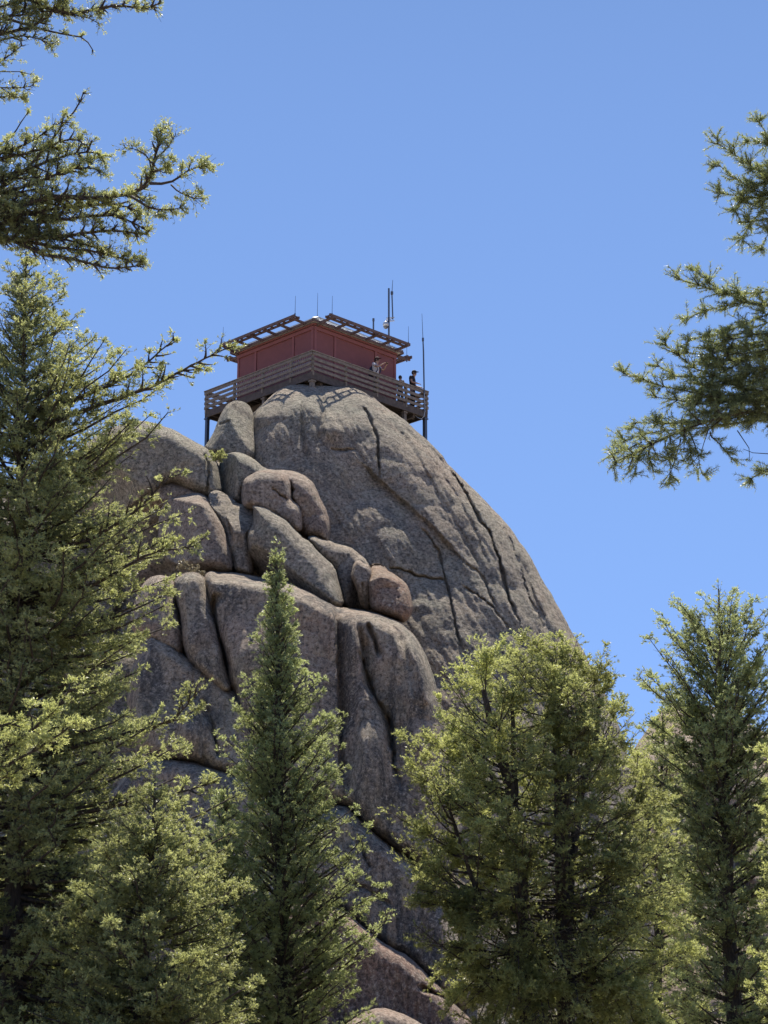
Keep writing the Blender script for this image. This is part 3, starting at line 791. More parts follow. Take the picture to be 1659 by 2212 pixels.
# ---------------------------------------------------------------- people
def skin_graph(name, nodes, edges, mat, parent, sub=1, root=0):
    me = bpy.data.meshes.new(name)
    keys = list(nodes); ix = {k: i for i, k in enumerate(keys)}
    me.from_pydata([nodes[k][0] for k in keys], [(ix[a], ix[b]) for a, b in edges], [])
    me.materials.append(mat)
    o = bpy.data.objects.new(name, me); COL.objects.link(o); o.parent = parent
    sk = o.modifiers.new('skin', 'SKIN'); sk.use_smooth_shade = True
    for i, k in enumerate(keys):
        r = nodes[k][1]; r = r if hasattr(r, '__len__') else (r, r)
        me.skin_vertices[0].data[i].radius = r
        me.skin_vertices[0].data[i].use_root = (i == root)
    ss = o.modifiers.new('sub', 'SUBSURF'); ss.levels = sub; ss.render_levels = sub
    return o

M_SKIN = plain_mat('skin', (0.36, 0.22, 0.165), 0.6, 0, 0.1)
M_EYE = plain_mat('eye', (.03, .02, .02), .2)
M_HAIR = plain_mat('dark_hair', (0.03, 0.022, 0.018), 0.7)

def person(loc, rz, label, pose, shirt, trousers, shoes, hair=None, cap=None, capb=None, sc=1.0, sleeves='short'):
    """pose: dict of joint positions (metres, facing -y); one skinned body, clothes as children"""
    r = empty('person', loc, rz); r.scale = (sc,) * 3
    tag(r, label, 'person')
    J = dict(pelvis=(0, 0, .95), spine=(0, .01, 1.12), chest=(0, .01, 1.33), neck=(0, 0, 1.47), skull=(0, -.02, 1.56), crown=(0, -.01, 1.70),
             shl=(-.18, .01, 1.40), shr=(.18, .01, 1.40), ell=(-.25, .02, 1.12), elr=(.25, .02, 1.12), wrl=(-.24, -.08, .88), wrr=(.24, -.08, .88),
             hpl=(-.09, 0, .90), hpr=(.09, 0, .90), knl=(-.11, -.02, .50), knr=(.11, -.02, .50), anl=(-.12, .02, .09), anr=(.12, .02, .09), tol=(-.13, -.14, .03), tor=(.13, -.14, .03))
    J.update(pose)
    V_ = {k: Vector(p) for k, p in J.items()}
    nd = {}
    rad = dict(pelvis=(.14, .11), spine=(.125, .095), chest=(.15, .105), neck=.055, skull=(.078, .09), crown=(.06, .075), shl=.062, shr=.062, ell=.042, elr=.042,
               wrl=.028, wrr=.028, hpl=.09, hpr=.09, knl=.058, knr=.058, anl=.04, anr=.04, tol=.035, tor=.035)
    for k in J: nd[k] = (V_[k], rad[k])
    E = [('pelvis', 'spine'), ('spine', 'chest'), ('chest', 'neck'), ('neck', 'skull'), ('skull', 'crown'), ('chest', 'shl'), ('chest', 'shr'), ('shl', 'ell'), ('shr', 'elr'),
         ('ell', 'wrl'), ('elr', 'wrr'), ('pelvis', 'hpl'), ('pelvis', 'hpr'), ('hpl', 'knl'), ('hpr', 'knr'), ('knl', 'anl'), ('knr', 'anr'), ('anl', 'tol'), ('anr', 'tor')]
    face = (V_['skull'] - V_['neck']).normalized()
    for s, wr, el in (('l', 'wrl', 'ell'), ('r', 'wrr', 'elr')):
        d = (V_[wr] - V_[el]).normalized(); sx = d.cross(Vector((0, 0, 1)));
        if sx.length < .1: sx = Vector((1, 0, 0))
        sx.normalize(); curl = sx.cross(d) * (-1 if sx.cross(d).z > 0 else 1)
        pm = V_[wr] + d * .07; nd['palm' + s] = (pm, (.032, .016)); E.append((wr, 'palm' + s))
        for f, (o_, ln) in enumerate(((-.027, .075), (-.009, .085), (.009, .08), (.027, .062))):
            a = pm + sx * o_ + d * .025; b_ = a + d * ln * .55 + curl * .012; c_ = b_ + d * ln * .35 + curl * .03
            for q, (pt, rr) in enumerate(((a, .0095), (b_, .009), (c_, .0075))): nd[f'f{s}{f}{q}'] = (pt, rr)
            E += [('palm' + s, f'f{s}{f}0'), (f'f{s}{f}0', f'f{s}{f}1'), (f'f{s}{f}1', f'f{s}{f}2')]
        side_ = -1 if s == 'r' else 1
        a = V_[wr] + d * .035 + sx * .035 * side_; b_ = a + d * .035 + sx * .022 * side_ + curl * .01
        nd['th' + s + '0'] = (a, .012); nd['th' + s + '1'] = (b_, .009); E += [('palm' + s, 'th' + s + '0'), ('th' + s + '0', 'th' + s + '1')]
    body = skin_graph('body', nd, E, M_SKIN, r, 1)
    # face: nose, brow, ears, eyes, mouth
    up = (V_['crown'] - V_['skull']).normalized(); look_ = Vector(pose.get('gaze', (0, -1, 0))); look_ = (look_ - up * look_.dot(up)).normalized(); rt = look_.cross(up)
    hc = V_['skull'].lerp(V_['crown'], .45)
    MB().sphere(hc + look_ * .085 - up * .012, .016, 8, 6, (1, 1, 1.5)).build('nose', M_SKIN, r, True)
    MB().sphere(hc + look_ * .055 - up * .075, .040, 8, 6).build('chin', M_SKIN, r, True)
    for s in (-1, 1):
        MB().sphere(hc + rt * s * .078 - up * .01, .022, 8, 6, (.6, 1, 1.4)).build('ear', M_SKIN, r, True)
        MB().sphere(hc + look_ * .080 + rt * s * .030 + up * .012, .011, 8, 6).build('eye', M_EYE, r, True)
    m = MB(); m.box(hc + look_ * .090 - up * .052, (.042, .008, .008), rz=math.atan2(look_.x, -look_.y)); m.build('mouth', plain_mat('lips', (.30, .10, .09), .5), r)
    # shirt
    g = 1.18
    sn = dict(a=(V_['pelvis'] + Vector((0, 0, .02)), (.155, .125)), b=(V_['spine'], (.15, .12)), c=(V_['chest'], (.175, .13)), n=(V_['chest'].lerp(V_['neck'], .75), (.075, .07)),
              l=(V_['shl'], .08), r=(V_['shr'], .08))
    se = [('a', 'b'), ('b', 'c'), ('c', 'n'), ('c', 'l'), ('c', 'r')]
    for s in ('l', 'r'):
        f = .62 if sleeves == 'short' else 1.0
        sn[s + '2'] = (V_['sh' + s].lerp(V_['el' + s], f), .066); se.append((s, s + '2'))
        if sleeves == 'long': sn[s + '3'] = (V_['el' + s].lerp(V_['wr' + s], .9), .045); se.append((s + '2', s + '3'))
    skin_graph('shirt', sn, se, shirt, r, 1)
    tn = dict(p=(V_['pelvis'] + Vector((0, 0, .04)), (.15, .12)), q=(V_['pelvis'] - Vector((0, 0, .04)), (.15, .12)))
    te = [('p', 'q')]
    for s in ('l', 'r'):
        tn['h' + s] = (V_['hp' + s] - Vector((0, 0, .05)), .105); tn['k' + s] = (V_['kn' + s], .078); tn['n' + s] = (V_['an' + s] + Vector((0, 0, .05)), .062)
        te += [('q', 'h' + s), ('h' + s, 'k' + s), ('k' + s, 'n' + s)]
    skin_graph('trousers', tn, te, trousers, r, 1)
    for s in ('l', 'r'):
        m = MB(); a = V_['an' + s]; b_ = V_['to' + s]
        m.tube([a + (a - b_) * .25 - Vector((0, 0, .04)), a - Vector((0, 0, .03)), a.lerp(b_, .6), b_, b_ + (b_ - a) * .15], [.04, .052, .05, .045, .02], 8); m.build('shoe', shoes, r, True)
    if hair:
        m = MB(); m.sphere(hc + up * .022 - look_ * .018, .112, 14, 9, (.86, .95, 1.02)); m.build('hair', hair, r, True)
    if cap:
        m = MB(); m.sphere(hc + up * .045 - look_ * .005, .106, 14, 9, (.92, 1.0, .82)); 
        m.tube([hc + up * .05 + look_ * .07, hc + up * .045 + look_ * .13, hc + up * .03 + look_ * .185], [.07, .062, .03], 10)
        # flatten the peak
        k0 = 14 * 10
        for i in range(k0, len(m.v)):
            q = Vector(m.v[i]); h_ = (q - hc - up * .045).dot(up); m.v[i] = tuple(q - up * h_ * .82)
        m.build('cap', cap, r, True)
    return r

M_WSHIRT = plain_mat('white_cloth', (0.62, 0.60, 0.62), .9, 0, .15)
M_BSHIRT = plain_mat('black_cloth', (0.012, 0.012, 0.016), .9)
M_GREYCL = plain_mat('grey_cloth', (0.10, 0.10, 0.11), .9)
M_KHAKI = plain_mat('khaki_cloth', (0.22, 0.19, 0.15), .9)
M_NAVY = plain_mat('navy_cloth', (0.02, 0.035, 0.075), .8)
M_MAROON = plain_mat('maroon_cloth', (0.05, 0.012, 0.016), .8)
M_SHOE = plain_mat('shoe_leather', (0.04, 0.03, 0.025), .6)
# man photographing from the right catwalk (local y of the deck = -3.1)
pw = wpt(0.70, -DH + 0.40, 0.0)
p1 = person(pw, math.radians(60), 'person in a white shirt and dark cap holding up a phone on the right catwalk',
            dict(ell=(-.24, -.20, 1.22), wrl=(-.10, -.42, 1.36), elr=(.24, -.20, 1.22), wrr=(.10, -.42, 1.36), skull=(0, -.06, 1.56), crown=(0, -.06, 1.70), chest=(0, .03, 1.33), neck=(0, -.01, 1.47)),
            M_WSHIRT, M_KHAKI, M_SHOE, hair=M_HAIR, cap=M_MAROON, sc=1.12)
R60 = Matrix.Rotation(math.radians(60), 4, 'Z')
bp = empty('backpack', pw + R60 @ Vector((0, .21, 1.14)), math.radians(60)); bp.scale = (1.12,) * 3; tag(bp, 'navy blue backpack worn by the person in the white shirt', 'backpack')
m = MB(); m.sphere((0, 0, .14), .19, 14, 9, (.85, .62, 1.2)); m.build('bag', M_NAVY, bp, True)
m = MB(); m.sphere((0, .09, .06), .12, 12, 8, (.9, .5, .8)); m.build('pocket', M_NAVY, bp, True)
for s in (-1, 1):
    m = MB(); m.tube([(s * .11, -.05, .33), (s * .13, -.17, .40), (s * .13, -.31, .30), (s * .12, -.33, .12), (s * .13, -.20, -.06), (s * .12, -.04, -.06)], .022, 6); m.build('strap', M_NAVY, bp, True)
m = MB(); m.tube([(-.15, -.02, -.04), (-.17, -.22, -.08), (-.08, -.34, -.08), (.08, -.34, -.08), (.17, -.22, -.08), (.15, -.02, -.04)], .024, 6); m.build('waist_belt', M_NAVY, bp, True)
ph = empty('phone', pw + R60 @ Vector((0, -.575, 1.57)), math.radians(60)); tag(ph, 'dark phone held up in both hands of the person in the white shirt', 'phone')
m = MB(); m.box((0, 0, 0), (.16, .01, .078)); m.build('case', M_BSHIRT, ph, bevel=.003)
m = MB(); m.box((0, .0065, 0), (.148, .002, .068)); m.build('screen', plain_mat('phone_glass', (.02, .02, .03), .1), ph)
# person in black at the far end, leaning towards the outer rail, and a child-height person beside the cabin
pk_ = wpt(3.05, -3.22, 0.0)
person(pk_, math.radians(70), 'person in black shirt and black cap looking out at the right corner of the catwalk',
       dict(ell=(-.26, -.06, 1.14), wrl=(-.22, -.30, 1.06), elr=(.26, -.04, 1.14), wrr=(.24, -.28, 1.04), chest=(0, -.02, 1.33), neck=(0, -.05, 1.47), skull=(0, -.08, 1.55), crown=(0, -.09, 1.69)),
       M_BSHIRT, M_BSHIRT, M_SHOE, hair=M_HAIR, cap=M_BSHIRT, sc=1.12)
ps = wpt(2.35, -3.12, 0.0)
person(ps, math.radians(150), 'short dark-haired person mostly hidden by the railing just right of the cabin', dict(),
       M_KHAKI, M_GREYCL, M_SHOE, hair=M_HAIR, sc=0.88)
# ---------------------------------------------------------------- conifers
M_BARK = bark_mat('fir_bark')
M_TWIG = bark_mat('fir_twig', (0.13, 0.10, 0.08), (0.05, 0.04, 0.035))
M_DEAD = bark_mat('bare_twig', (0.30, 0.25, 0.21), (0.14, 0.12, 0.10))
M_NEEDLE = needle_mat('fir_needles', (0.045, 0.060, 0.030), (0.33, 0.35, 0.175), 0.48, (0.66, 0.69, 0.27))
M_NEEDLE_BLUE = needle_mat('blue_green_needles', (0.055, 0.075, 0.038), (0.34, 0.38, 0.19), 0.48, (0.62, 0.68, 0.28))
M_NEEDLE_YEL = needle_mat('yellow_green_needles', (0.052, 0.068, 0.032), (0.37, 0.39, 0.18), 0.5, (0.72, 0.75, 0.27))

M_NEEDLE_NEAR = needle_mat('near_needles', (0.07, 0.095, 0.055), (0.30, 0.34, 0.17), 0.42, (0.50, 0.55, 0.19))

def norm(a): return a / np.maximum(np.linalg.norm(a, axis=-1, keepdims=True), 1e-9)

class Crown:
    """gathers sprigs and wood for one tree"""
    def __init__(s, seed):
        s.rng = np.random.default_rng(seed)
        s.so = []; s.sd = []; s.sl = []; s.st = []       # sprig origin, direction, length, tint
        s.wa = []; s.wb = []; s.ra = []; s.rb = []       # wood segments
        s.tubes = []
    def wood(s, a, b, ra, rb):
        s.wa.append(a); s.wb.append(b); s.ra.append(ra); s.rb.append(rb)
    def branch(s, pts, r0, twig, tw_sp=0.075, sp_sp=0.036, spl=0.075, bare=0.12, tint=0.5, flat=0.3, droop=0.0, dens=1.0, taper=0.6, fwd=0.75, clump=0.35, brush=False):
        """pts: polyline of a branch; twigs on both sides, sprigs on the twigs"""
        rng = s.rng
        pts = np.asarray(pts, float)
        seg = np.linalg.norm(pts[1:] - pts[:-1], axis=1); cum = np.r_[0, np.cumsum(seg)]; L = cum[-1]
        s.tubes.append((pts, r0))
        n = max(2, int((L * (1 - bare)) / tw_sp * dens)) * 2
        t = np.sort(rng.uniform(bare, 1.0, n)) * L
        pos = np.stack([np.interp(t, cum, pts[:, k]) for k in range(3)], -1)
        k = np.clip(np.searchsorted(cum, t) - 1, 0, len(seg) - 1)
        tan = norm(pts[k + 1] - pts[k])
        up = np.array([0, 0, 1.0])
        side = norm(np.cross(tan, up) + 1e-6)
        vert = np.cross(side, tan)
        ang = np.where(np.arange(n) % 2 == 0, 0, math.pi) + rng.normal(0, flat, n) 
        rad = side * np.cos(ang)[:, None] + vert * np.sin(ang)[:, None]
        d = norm(tan * fwd + rad * 0.8 + up * (rng.normal(0.06, 0.15, n) - droop)[:, None])
        tl = twig * (1 - taper * (t / L) ** 1.5) * rng.uniform(0.45, 1.1, n)
        tl *= 1 + clump * np.sin(t * 9 + rng.uniform(0, 6))
        tl = np.maximum(tl, 0.05)
        s.wa.append(pos); s.wb.append(pos + d * tl[:, None] * 0.9); s.ra.append(np.full(n, min(r0 * 0.22, 0.0038))); s.rb.append(np.full(n, 0.0015))
        if brush:
            m = np.maximum(2, (tl / 0.022).astype(int)); rep = np.repeat(np.arange(n), m)
            i0 = np.arange(len(rep)) - np.repeat(np.cumsum(m) - m, m); u = i0 / m[rep]
            s.so.append(pos[rep] + d[rep] * (u * tl[rep])[:, None]); s.sd.append(d[rep]); s.sl.append(tl[rep] / m[rep] * 1.1)
            s.st.append(np.clip(tint + rng.normal(0, .15, n)[rep], 0, 1))
            mm = max(3, int(L / .022)); tq = np.linspace(max(bare, .25), 1, mm) * L
            pq = np.stack([np.interp(tq, cum, pts[:, k_]) for k_ in range(3)], -1)
            s.so.append(pq[:-1]); s.sd.append(norm(pq[1:] - pq[:-1])); s.sl.append(np.full(mm - 1, .024)); s.st.append(np.clip(tint + rng.normal(0, .1, mm - 1), 0, 1))
            return
        m = np.maximum(2, (tl / sp_sp * 2).astype(int))
        rep = np.repeat(np.arange(n), m); N_ = len(rep)
        u = rng.uniform(0.08, 1.0, N_)
        o = pos[rep] + d[rep] * (u * tl[rep])[:, None] - up * (droop * 0.3 * u ** 2 * tl[rep])[:, None]
        s2 = norm(np.cross(d[rep], up) + 1e-6); v2 = np.cross(s2, d[rep])
        a2 = np.where(rng.random(N_) < .5, 0, math.pi) + rng.normal(0, 0.55, N_)
        dd = norm(d[rep] * rng.uniform(.5, 1.0, N_)[:, None] + (s2 * np.cos(a2)[:, None] + v2 * np.sin(a2)[:, None]) * 0.75 + up * rng.normal(0.12, 0.2, N_)[:, None])
        s.so.append(o); s.sd.append(dd); s.sl.append(spl * rng.uniform(.6, 1.25, N_))
        tt = tint + rng.normal(0, .16, n)[rep] + rng.normal(0, .18, N_)
        s.st.append(np.clip(tt, 0, 1))
        # a tuft at the branch tip
        q = 10; s.so.append(np.repeat(pts[-1:], q, 0)); s.sd.append(norm(tan[-1] + rng.normal(0, .45, (q, 3)))); s.sl.append(np.full(q, spl * 1.1)); s.st.append(np.clip(tint + .15 + rng.normal(0, .15, q), 0, 1))
    def finish(s, root, mat, trunk_pts, trunk_r, K=7, nl=0.032, nw=0.009, bark=M_BARK, wood_name='trunk', needle_name='crown', org=None, spread=0.75, lump=0.15, thin=-0.06):
        rng = s.rng; org = np.asarray(root.location, float) if org is None else org
        so = np.vstack(s.so); sd = np.vstack(s.sd); sl = np.concatenate(s.sl); st = np.concatenate(s.st)
        if lump:                       # needles grow in tufts with open air between them
            nz = fbm(so / lump, 2, 71); big = fbm(so / (lump * 4.5), 2, 72)
            keep = (nz > thin + rng.normal(0, .08, len(so))) | (rng.random(len(so)) < .10)
            st = np.clip(st + nz * .6 + big * .6, 0, 1)  # wider tint spread per tuft paints in sunlit highlights and shaded gaps
            so, sd, sl, st = so[keep], sd[keep], sl[keep], st[keep]
        n = len(so); rep = np.repeat(np.arange(n), K); N_ = len(rep)
        u = rng.uniform(0.0, 1.0, N_)
        o = so[rep] + sd[rep] * (u * sl[rep])[:, None]
        rd = norm(rng.normal(0, 1, (N_, 3))); rd = norm(rd - sd[rep] * np.sum(rd * sd[rep], -1, keepdims=True))
        nd = norm(sd[rep] * rng.uniform(.5, 1.1, N_)[:, None] + rd * spread)
        ln = nl * rng.uniform(.7, 1.25, N_)
        wd = norm(np.cross(nd, norm(rng.normal(0, 1, (N_, 3))))) * (nw * 0.5)
        a = o - wd; b = o + wd; mid = o + nd * ln[:, None] * .55; c = o + nd * ln[:, None]
        V = np.empty((N_ * 3, 3)); V[0::3] = a; V[1::3] = b; V[2::3] = c
        Fc = np.arange(N_ * 3).reshape(-1, 3)
        oo = mesh_obj(needle_name, V - org, Fc, mat, root, smooth=False)
        at_ = oo.data.attributes.new('tint', 'FLOAT', 'POINT')
        at_.data.foreach_set('value', np.repeat(st[rep], 3).astype(np.float32))
        # wood
        mb = MB()
        for tp, tr in (zip(trunk_pts, trunk_r) if trunk_pts else []):
            mb.tube(tp - org, tr, 10)
        for pts, r0 in s.tubes:
            rr = np.linspace(r0, r0 * .22, len(pts)); mb.tube(pts - org, list(rr), 5)
        V1 = np.array(mb.v); F1 = mb.f
        tri = []
        for f in F1:
            for i in range(1, len(f) - 1): tri.append((f[0], f[i], f[i + 1]))
        tri = np.array(tri)
        wa = np.vstack([x.reshape(-1, 3) for x in s.wa]); wb = np.vstack([x.reshape(-1, 3) for x in s.wb])
        ra = np.concatenate([np.atleast_1d(x) for x in s.ra]); rb = np.concatenate([np.atleast_1d(x) for x in s.rb])
        d = norm(wb - wa); e1 = norm(np.cross(d, np.array([.3, .5, .8]))); e2 = np.cross(d, e1)
        n2 = len(wa); W = np.empty((n2, 6, 3))
        for j in range(3):
            c_, s_ = math.cos(2 * math.pi * j / 3), math.sin(2 * math.pi * j / 3)
            W[:, j] = wa + (e1 * c_ + e2 * s_) * ra[:, None]; W[:, 3 + j] = wb + (e1 * c_ + e2 * s_) * rb[:, None]
        base_ = len(V1) + 6 * np.arange(n2)
        T = []
        for j in range(3):
            k = (j + 1) % 3
            T.append(np.stack([base_ + j, base_ + k, base_ + 3 + k], -1)); T.append(np.stack([base_ + j, base_ + 3 + k, base_ + 3 + j], -1))
        FV = np.vstack([V1, W.reshape(-1, 3) - org]); FF = np.vstack([tri] + T)
        mesh_obj(wood_name, FV, FF, bark, root, smooth=True)
        return n

def trunk_line(u_top, v_top, u_bot, v_bot, y, ground=-0.3, wob=0.06, seed=0, n=14):
    a = P(u_bot, v_bot, y); b = P(u_top, v_top, y)
    d = (b - a) / (b[2] - a[2])
    z = np.linspace(ground, b[2], n)
    pts = a + d * (z - a[2])[:, None]
    r = np.random.default_rng(seed)
    w = np.cumsum(r.normal(0, wob * .4, (n, 2)), 0); w -= np.linspace(0, 1, n)[:, None] * w[-1]
    pts[:, :2] += w * (np.linspace(1, 0, n) * np.linspace(0, 1, n) * 4)[:, None]
    return pts

def along(pts, z):
    return np.array([np.interp(z, pts[:, 2], pts[:, k]) for k in range(3)])

def fir(label, u_top, v_top, u_bot, v_bot, y, prof, r_base, mat, seed, rise=(0.9, 0.25, 0.1), step_z=0.16, per=3, twig=0.42, depth=1.0, tint=0.45, group=None,
        v_low=None, K=6, nl=0.036, nw=0.010, spl=0.08, tw_sp=0.085, sp_sp=0.042, bare=0.15, name='fir_tree', tip_up=0.35, jag=0.25, flat=0.5, droop=0.05, fwd=0.75, gaps=0.0, extra=(), sag=0.0, dead=0, stems=None, lump=0.15, thin=-0.06):
    """prof: list of (v, half width left, half width right) in grid units"""
    tp = trunk_line(u_top, v_top, u_bot, v_bot, y, seed=seed)
    root = empty(name, tp[0]); tag(root, label, 'tree', group)
    C = Crown(seed); rng = C.rng
    stem_l = []
    if stems:
        for sp, r_ in stems:
            q = np.array([P(a, b, c) for a, b, c in sp]); q = q[np.argsort(q[:, 2])]
            tt = np.linspace(0, 1, 14); q = np.stack([np.interp(tt, np.linspace(0, 1, len(q)), q[:, k]) for k in range(3)], -1)
            q[1:-1] += np.cumsum(rng.normal(0, .012, (12, 3)), 0) * np.array([1, 1, 0]); stem_l.append((q, list(np.linspace(r_, r_ * .25, 14))))
    z_top = tp[-1, 2]; H = z_top - tp[0, 2]
    step_z *= 0.72; per += 1
    prof = sorted(prof); pz = np.array([z_at(p[0], y) for p in prof]); sc = np.array([scale_at(p[0], y) for p in prof])
    pl = np.array([p[1] for p in prof]) * sc * 1.12; pr = np.array([p[2] for p in prof]) * sc * 1.12
    o = np.argsort(pz); pz, pl, pr = pz[o], pl[o], pr[o]
    z = z_top - 0.10; az = rng.uniform(0, 6.28); zl = z_at(v_low or prof[-1][0], y)
    while z > zl:
        hf = (z_top - z) / (z_top - zl)
        wl_, wr_ = np.interp(z, pz, pl), np.interp(z, pz, pr)
        cnt = per if rng.random() > gaps else 1
        for _ in range(cnt):
            az += 2.399 + rng.normal(0, .35)
            ca = math.cos(az); L = (wl_ + wr_) / 2 + (wr_ - wl_) / 2 * ca
            L *= (1 - (1 - depth) * abs(math.sin(az)))
            L *= rng.uniform(1 - jag * 1.6, 1 + jag * .35)
            L = max(L, 0.10)
            e = np.interp(hf, [0, .35, 1], rise) + rng.normal(0, .10)
            zz = z + rng.uniform(-.5, .5) * min(step_z, .10)
            # the tip should be at height zz: start lower on rising branches
            m = 7; t = np.linspace(0, 1, m)
            hor = L * t
            ver = L * (math.tan(e) * t * (1 - .25 * t) + tip_up * .5 * t ** 2.5 - sag * np.sin(t * math.pi * .8))
            a0 = along(tp, zz - ver[-1])
            rb_ = 1.0
            az2 = az + np.cumsum(rng.normal(0, .05, m))
            pts = a0 + np.stack([np.cos(az2) * hor, np.sin(az2) * hor, ver], -1)
            if stems:
                tip = along(tp, zz) + np.array([math.cos(az) * L, math.sin(az) * L, 0])
                zs_ = zz - L * math.sin(e) * .8
                cand = [along(sp, zs_) for sp, _ in stem_l if sp[-1, 2] > zs_] or [along(stem_l[0][0], zs_)]
                wgt = np.array([1 / (np.linalg.norm(c - tip) + .3) ** 2 for c in cand]); a0 = cand[rng.choice(len(cand), p=wgt / wgt.sum())]
                rb_ = .6
                pts = a0 + (tip - a0) * t[:, None] ** np.array([.85, .85, 1.5]) + np.cumsum(rng.normal(0, .015, (m, 3)), 0) * np.minimum(t, .5)[:, None]
            tw = min(twig, L * .55 + .06)
            C.branch(pts, (0.010 + 0.014 * L * (0.7 + hf * .3)) * rb_, tw, tw_sp=tw_sp, sp_sp=sp_sp, spl=spl, bare=bare if L > .5 else .05, tint=tint + rng.normal(0, .12), flat=flat, droop=droop, fwd=fwd)
        z -= step_z * rng.uniform(.7, 1.3)
    # leader
    C.branch(np.array([along(tp, z_top - .45), along(tp, z_top - .2), tp[-1] + [0, 0, .12]]), .012, .10, tw_sp=.05, sp_sp=sp_sp, spl=spl, bare=0, tint=tint, flat=1.5)
    for ex in extra:
        add_custom(C, ex)
    rr = list(np.interp(tp[:, 2], [tp[0, 2], z_top], [r_base, .012]))
    if stems: tl_, rl_ = [q for q, _ in stem_l], [r_ for _, r_ in stem_l]
    else: tl_, rl_ = [tp], [rr]
    n = C.finish(root, mat, tl_, rl_, K=K, nl=nl, nw=nw, lump=lump, thin=thin)
    if dead:
        for _ in range(dead):
            dm = MB()
            zz = rng.uniform(max(zl, tp[0, 2] + 1), z_top - H * .35); a0 = along(tp, zz); a = rng.uniform(0, 6.28); L = rng.uniform(.5, 1.4)
            dead_twig(dm, a0, np.array([math.cos(a), math.sin(a), rng.uniform(-.2, .3)]), L, .012, rng)
            dm.v = [tuple(np.array(q) - np.array(tp[0])) for q in dm.v]
            dm.build('bare_twig', M_DEAD, root, True)
    return root

def dead_twig(mb, a, d, L, r, rng, lvl=0):
    pts = [np.array(a, float)]; d = norm(np.array(d, float)); m = 6
    for i in range(m):
        d = norm(d + rng.normal(0, .17, 3)); pts.append(pts[-1] + d * L / m)
    mb.tube(pts, list(np.linspace(r, r * .3, m + 1)), 4, cap=False)
    if lvl < 2:
        for k in range(5 if lvl == 0 else 3):
            i = rng.integers(1, m); dd = norm(norm(pts[i + 1] - pts[i]) + rng.normal(0, .7, 3))
            dead_twig(mb, pts[i], dd, L * rng.uniform(.25, .5), r * .5, rng, lvl + 1)

def add_custom(C, spec):
    """a limb drawn by hand: grid points with distances, grown with side branches"""
    pts, r, sub, kw = spec
    p = np.array([P(*q) for q in pts])
    # densify
    seg = np.linalg.norm(p[1:] - p[:-1], axis=1); cum = np.r_[0, np.cumsum(seg)]; L = cum[-1]
    t = np.linspace(0, L, max(6, int(L / .12)))
    q = np.stack([np.interp(t, cum, p[:, k]) for k in range(3)], -1)
    for _ in range(2): q[1:-1] = (q[:-2] + 2 * q[1:-1] + q[2:]) / 4
    q[1:-1] += C.rng.normal(0, .006, q[1:-1].shape)
    kw = dict(kw); sub_sp = kw.pop('sub_sp', .16); up_b = kw.pop('up', .1); start = kw.pop('start', .15); zs = kw.pop('zs', .5)
    tint = kw.pop('tint', .5)
    C.branch(q, r, kw.get('twig', .18), **{**{k: v for k, v in kw.items() if k != 'twig'}, 'tint': tint, 'bare': max(start, kw.get('bare', start))})
    if sub <= 0: return
    n = int(L * (1 - start) / sub_sp); rng = C.rng
    for i in range(n):
        tt = L * (start + (1 - start) * (i + rng.uniform(0, 1)) / n)
        j = min(np.searchsorted(t, tt), len(q) - 1); j = max(j, 1)
        tan = norm(q[j] - q[j - 1]); a = rng.uniform(0, 6.28)
        rd = norm(rng.normal(0, 1, 3) * np.array([1, 1, zs])); rd = norm(rd - tan * (rd @ tan))
        d = norm(tan * .6 + rd * .8 + np.array([0, 0, up_b]))
        l2 = sub * rng.uniform(.5, 1.15) * (1 - .55 * tt / L)
        m = 5; pp = [q[j]]
        for _ in range(m): d = norm(d + rng.normal(0, .08, 3) + np.array([0, 0, .03])); pp.append(pp[-1] + d * l2 / m)
        C.branch(np.array(pp), r * .45, kw.get('twig', .18), **{**{k: v for k, v in kw.items() if k != 'twig'}, 'tint': tint + rng.normal(0, .1)})

TG = 'conifers in front of the rocks'
# middle conifer with the narrow spire
fir('slim spired conifer standing alone in the middle in front of the fluted wall', 597, 1182, 607, 2212, 32,
    [(1180, 4, 4), (1230, 14, 13), (1300, 24, 28), (1360, 36, 46), (1430, 58, 62), (1480, 84, 84), (1540, 104, 110), (1640, 112, 130), (1760, 108, 148), (1880, 120, 180), (2000, 130, 200), (2100, 130, 190), (2212, 130, 180), (2350, 130, 180)],
    0.17, M_NEEDLE_BLUE, 101, rise=(1.15, 0.75, 0.35), step_z=0.105, per=3, twig=.30, tint=.5, group=TG, jag=.30, bare=.22, tip_up=.3, v_low=2420, tw_sp=.075, sp_sp=.045, K=10, nw=.015, nl=.038, lump=.13, thin=.07,
    extra=[([(615, 2080, 32), (700, 2010, 31.6), (770, 1955, 31.3), (835, 1915, 31.1)], .03, .32, dict(twig=.16, start=.3, tint=.55)),
           ([(615, 2170, 32), (700, 2120, 31.5), (770, 2065, 31.2), (835, 1988, 31.0)], .03, .32, dict(twig=.16, start=.3, tint=.75)),
           ([(612, 1960, 32), (680, 1900, 31.6), (740, 1860, 31.4), (792, 1800, 31.2)], .025, .30, dict(twig=.16, start=.3, tint=.5))])

N1 = dict(tw_sp=.075, sp_sp=.042, K=10, nw=.0145, nl=.038)
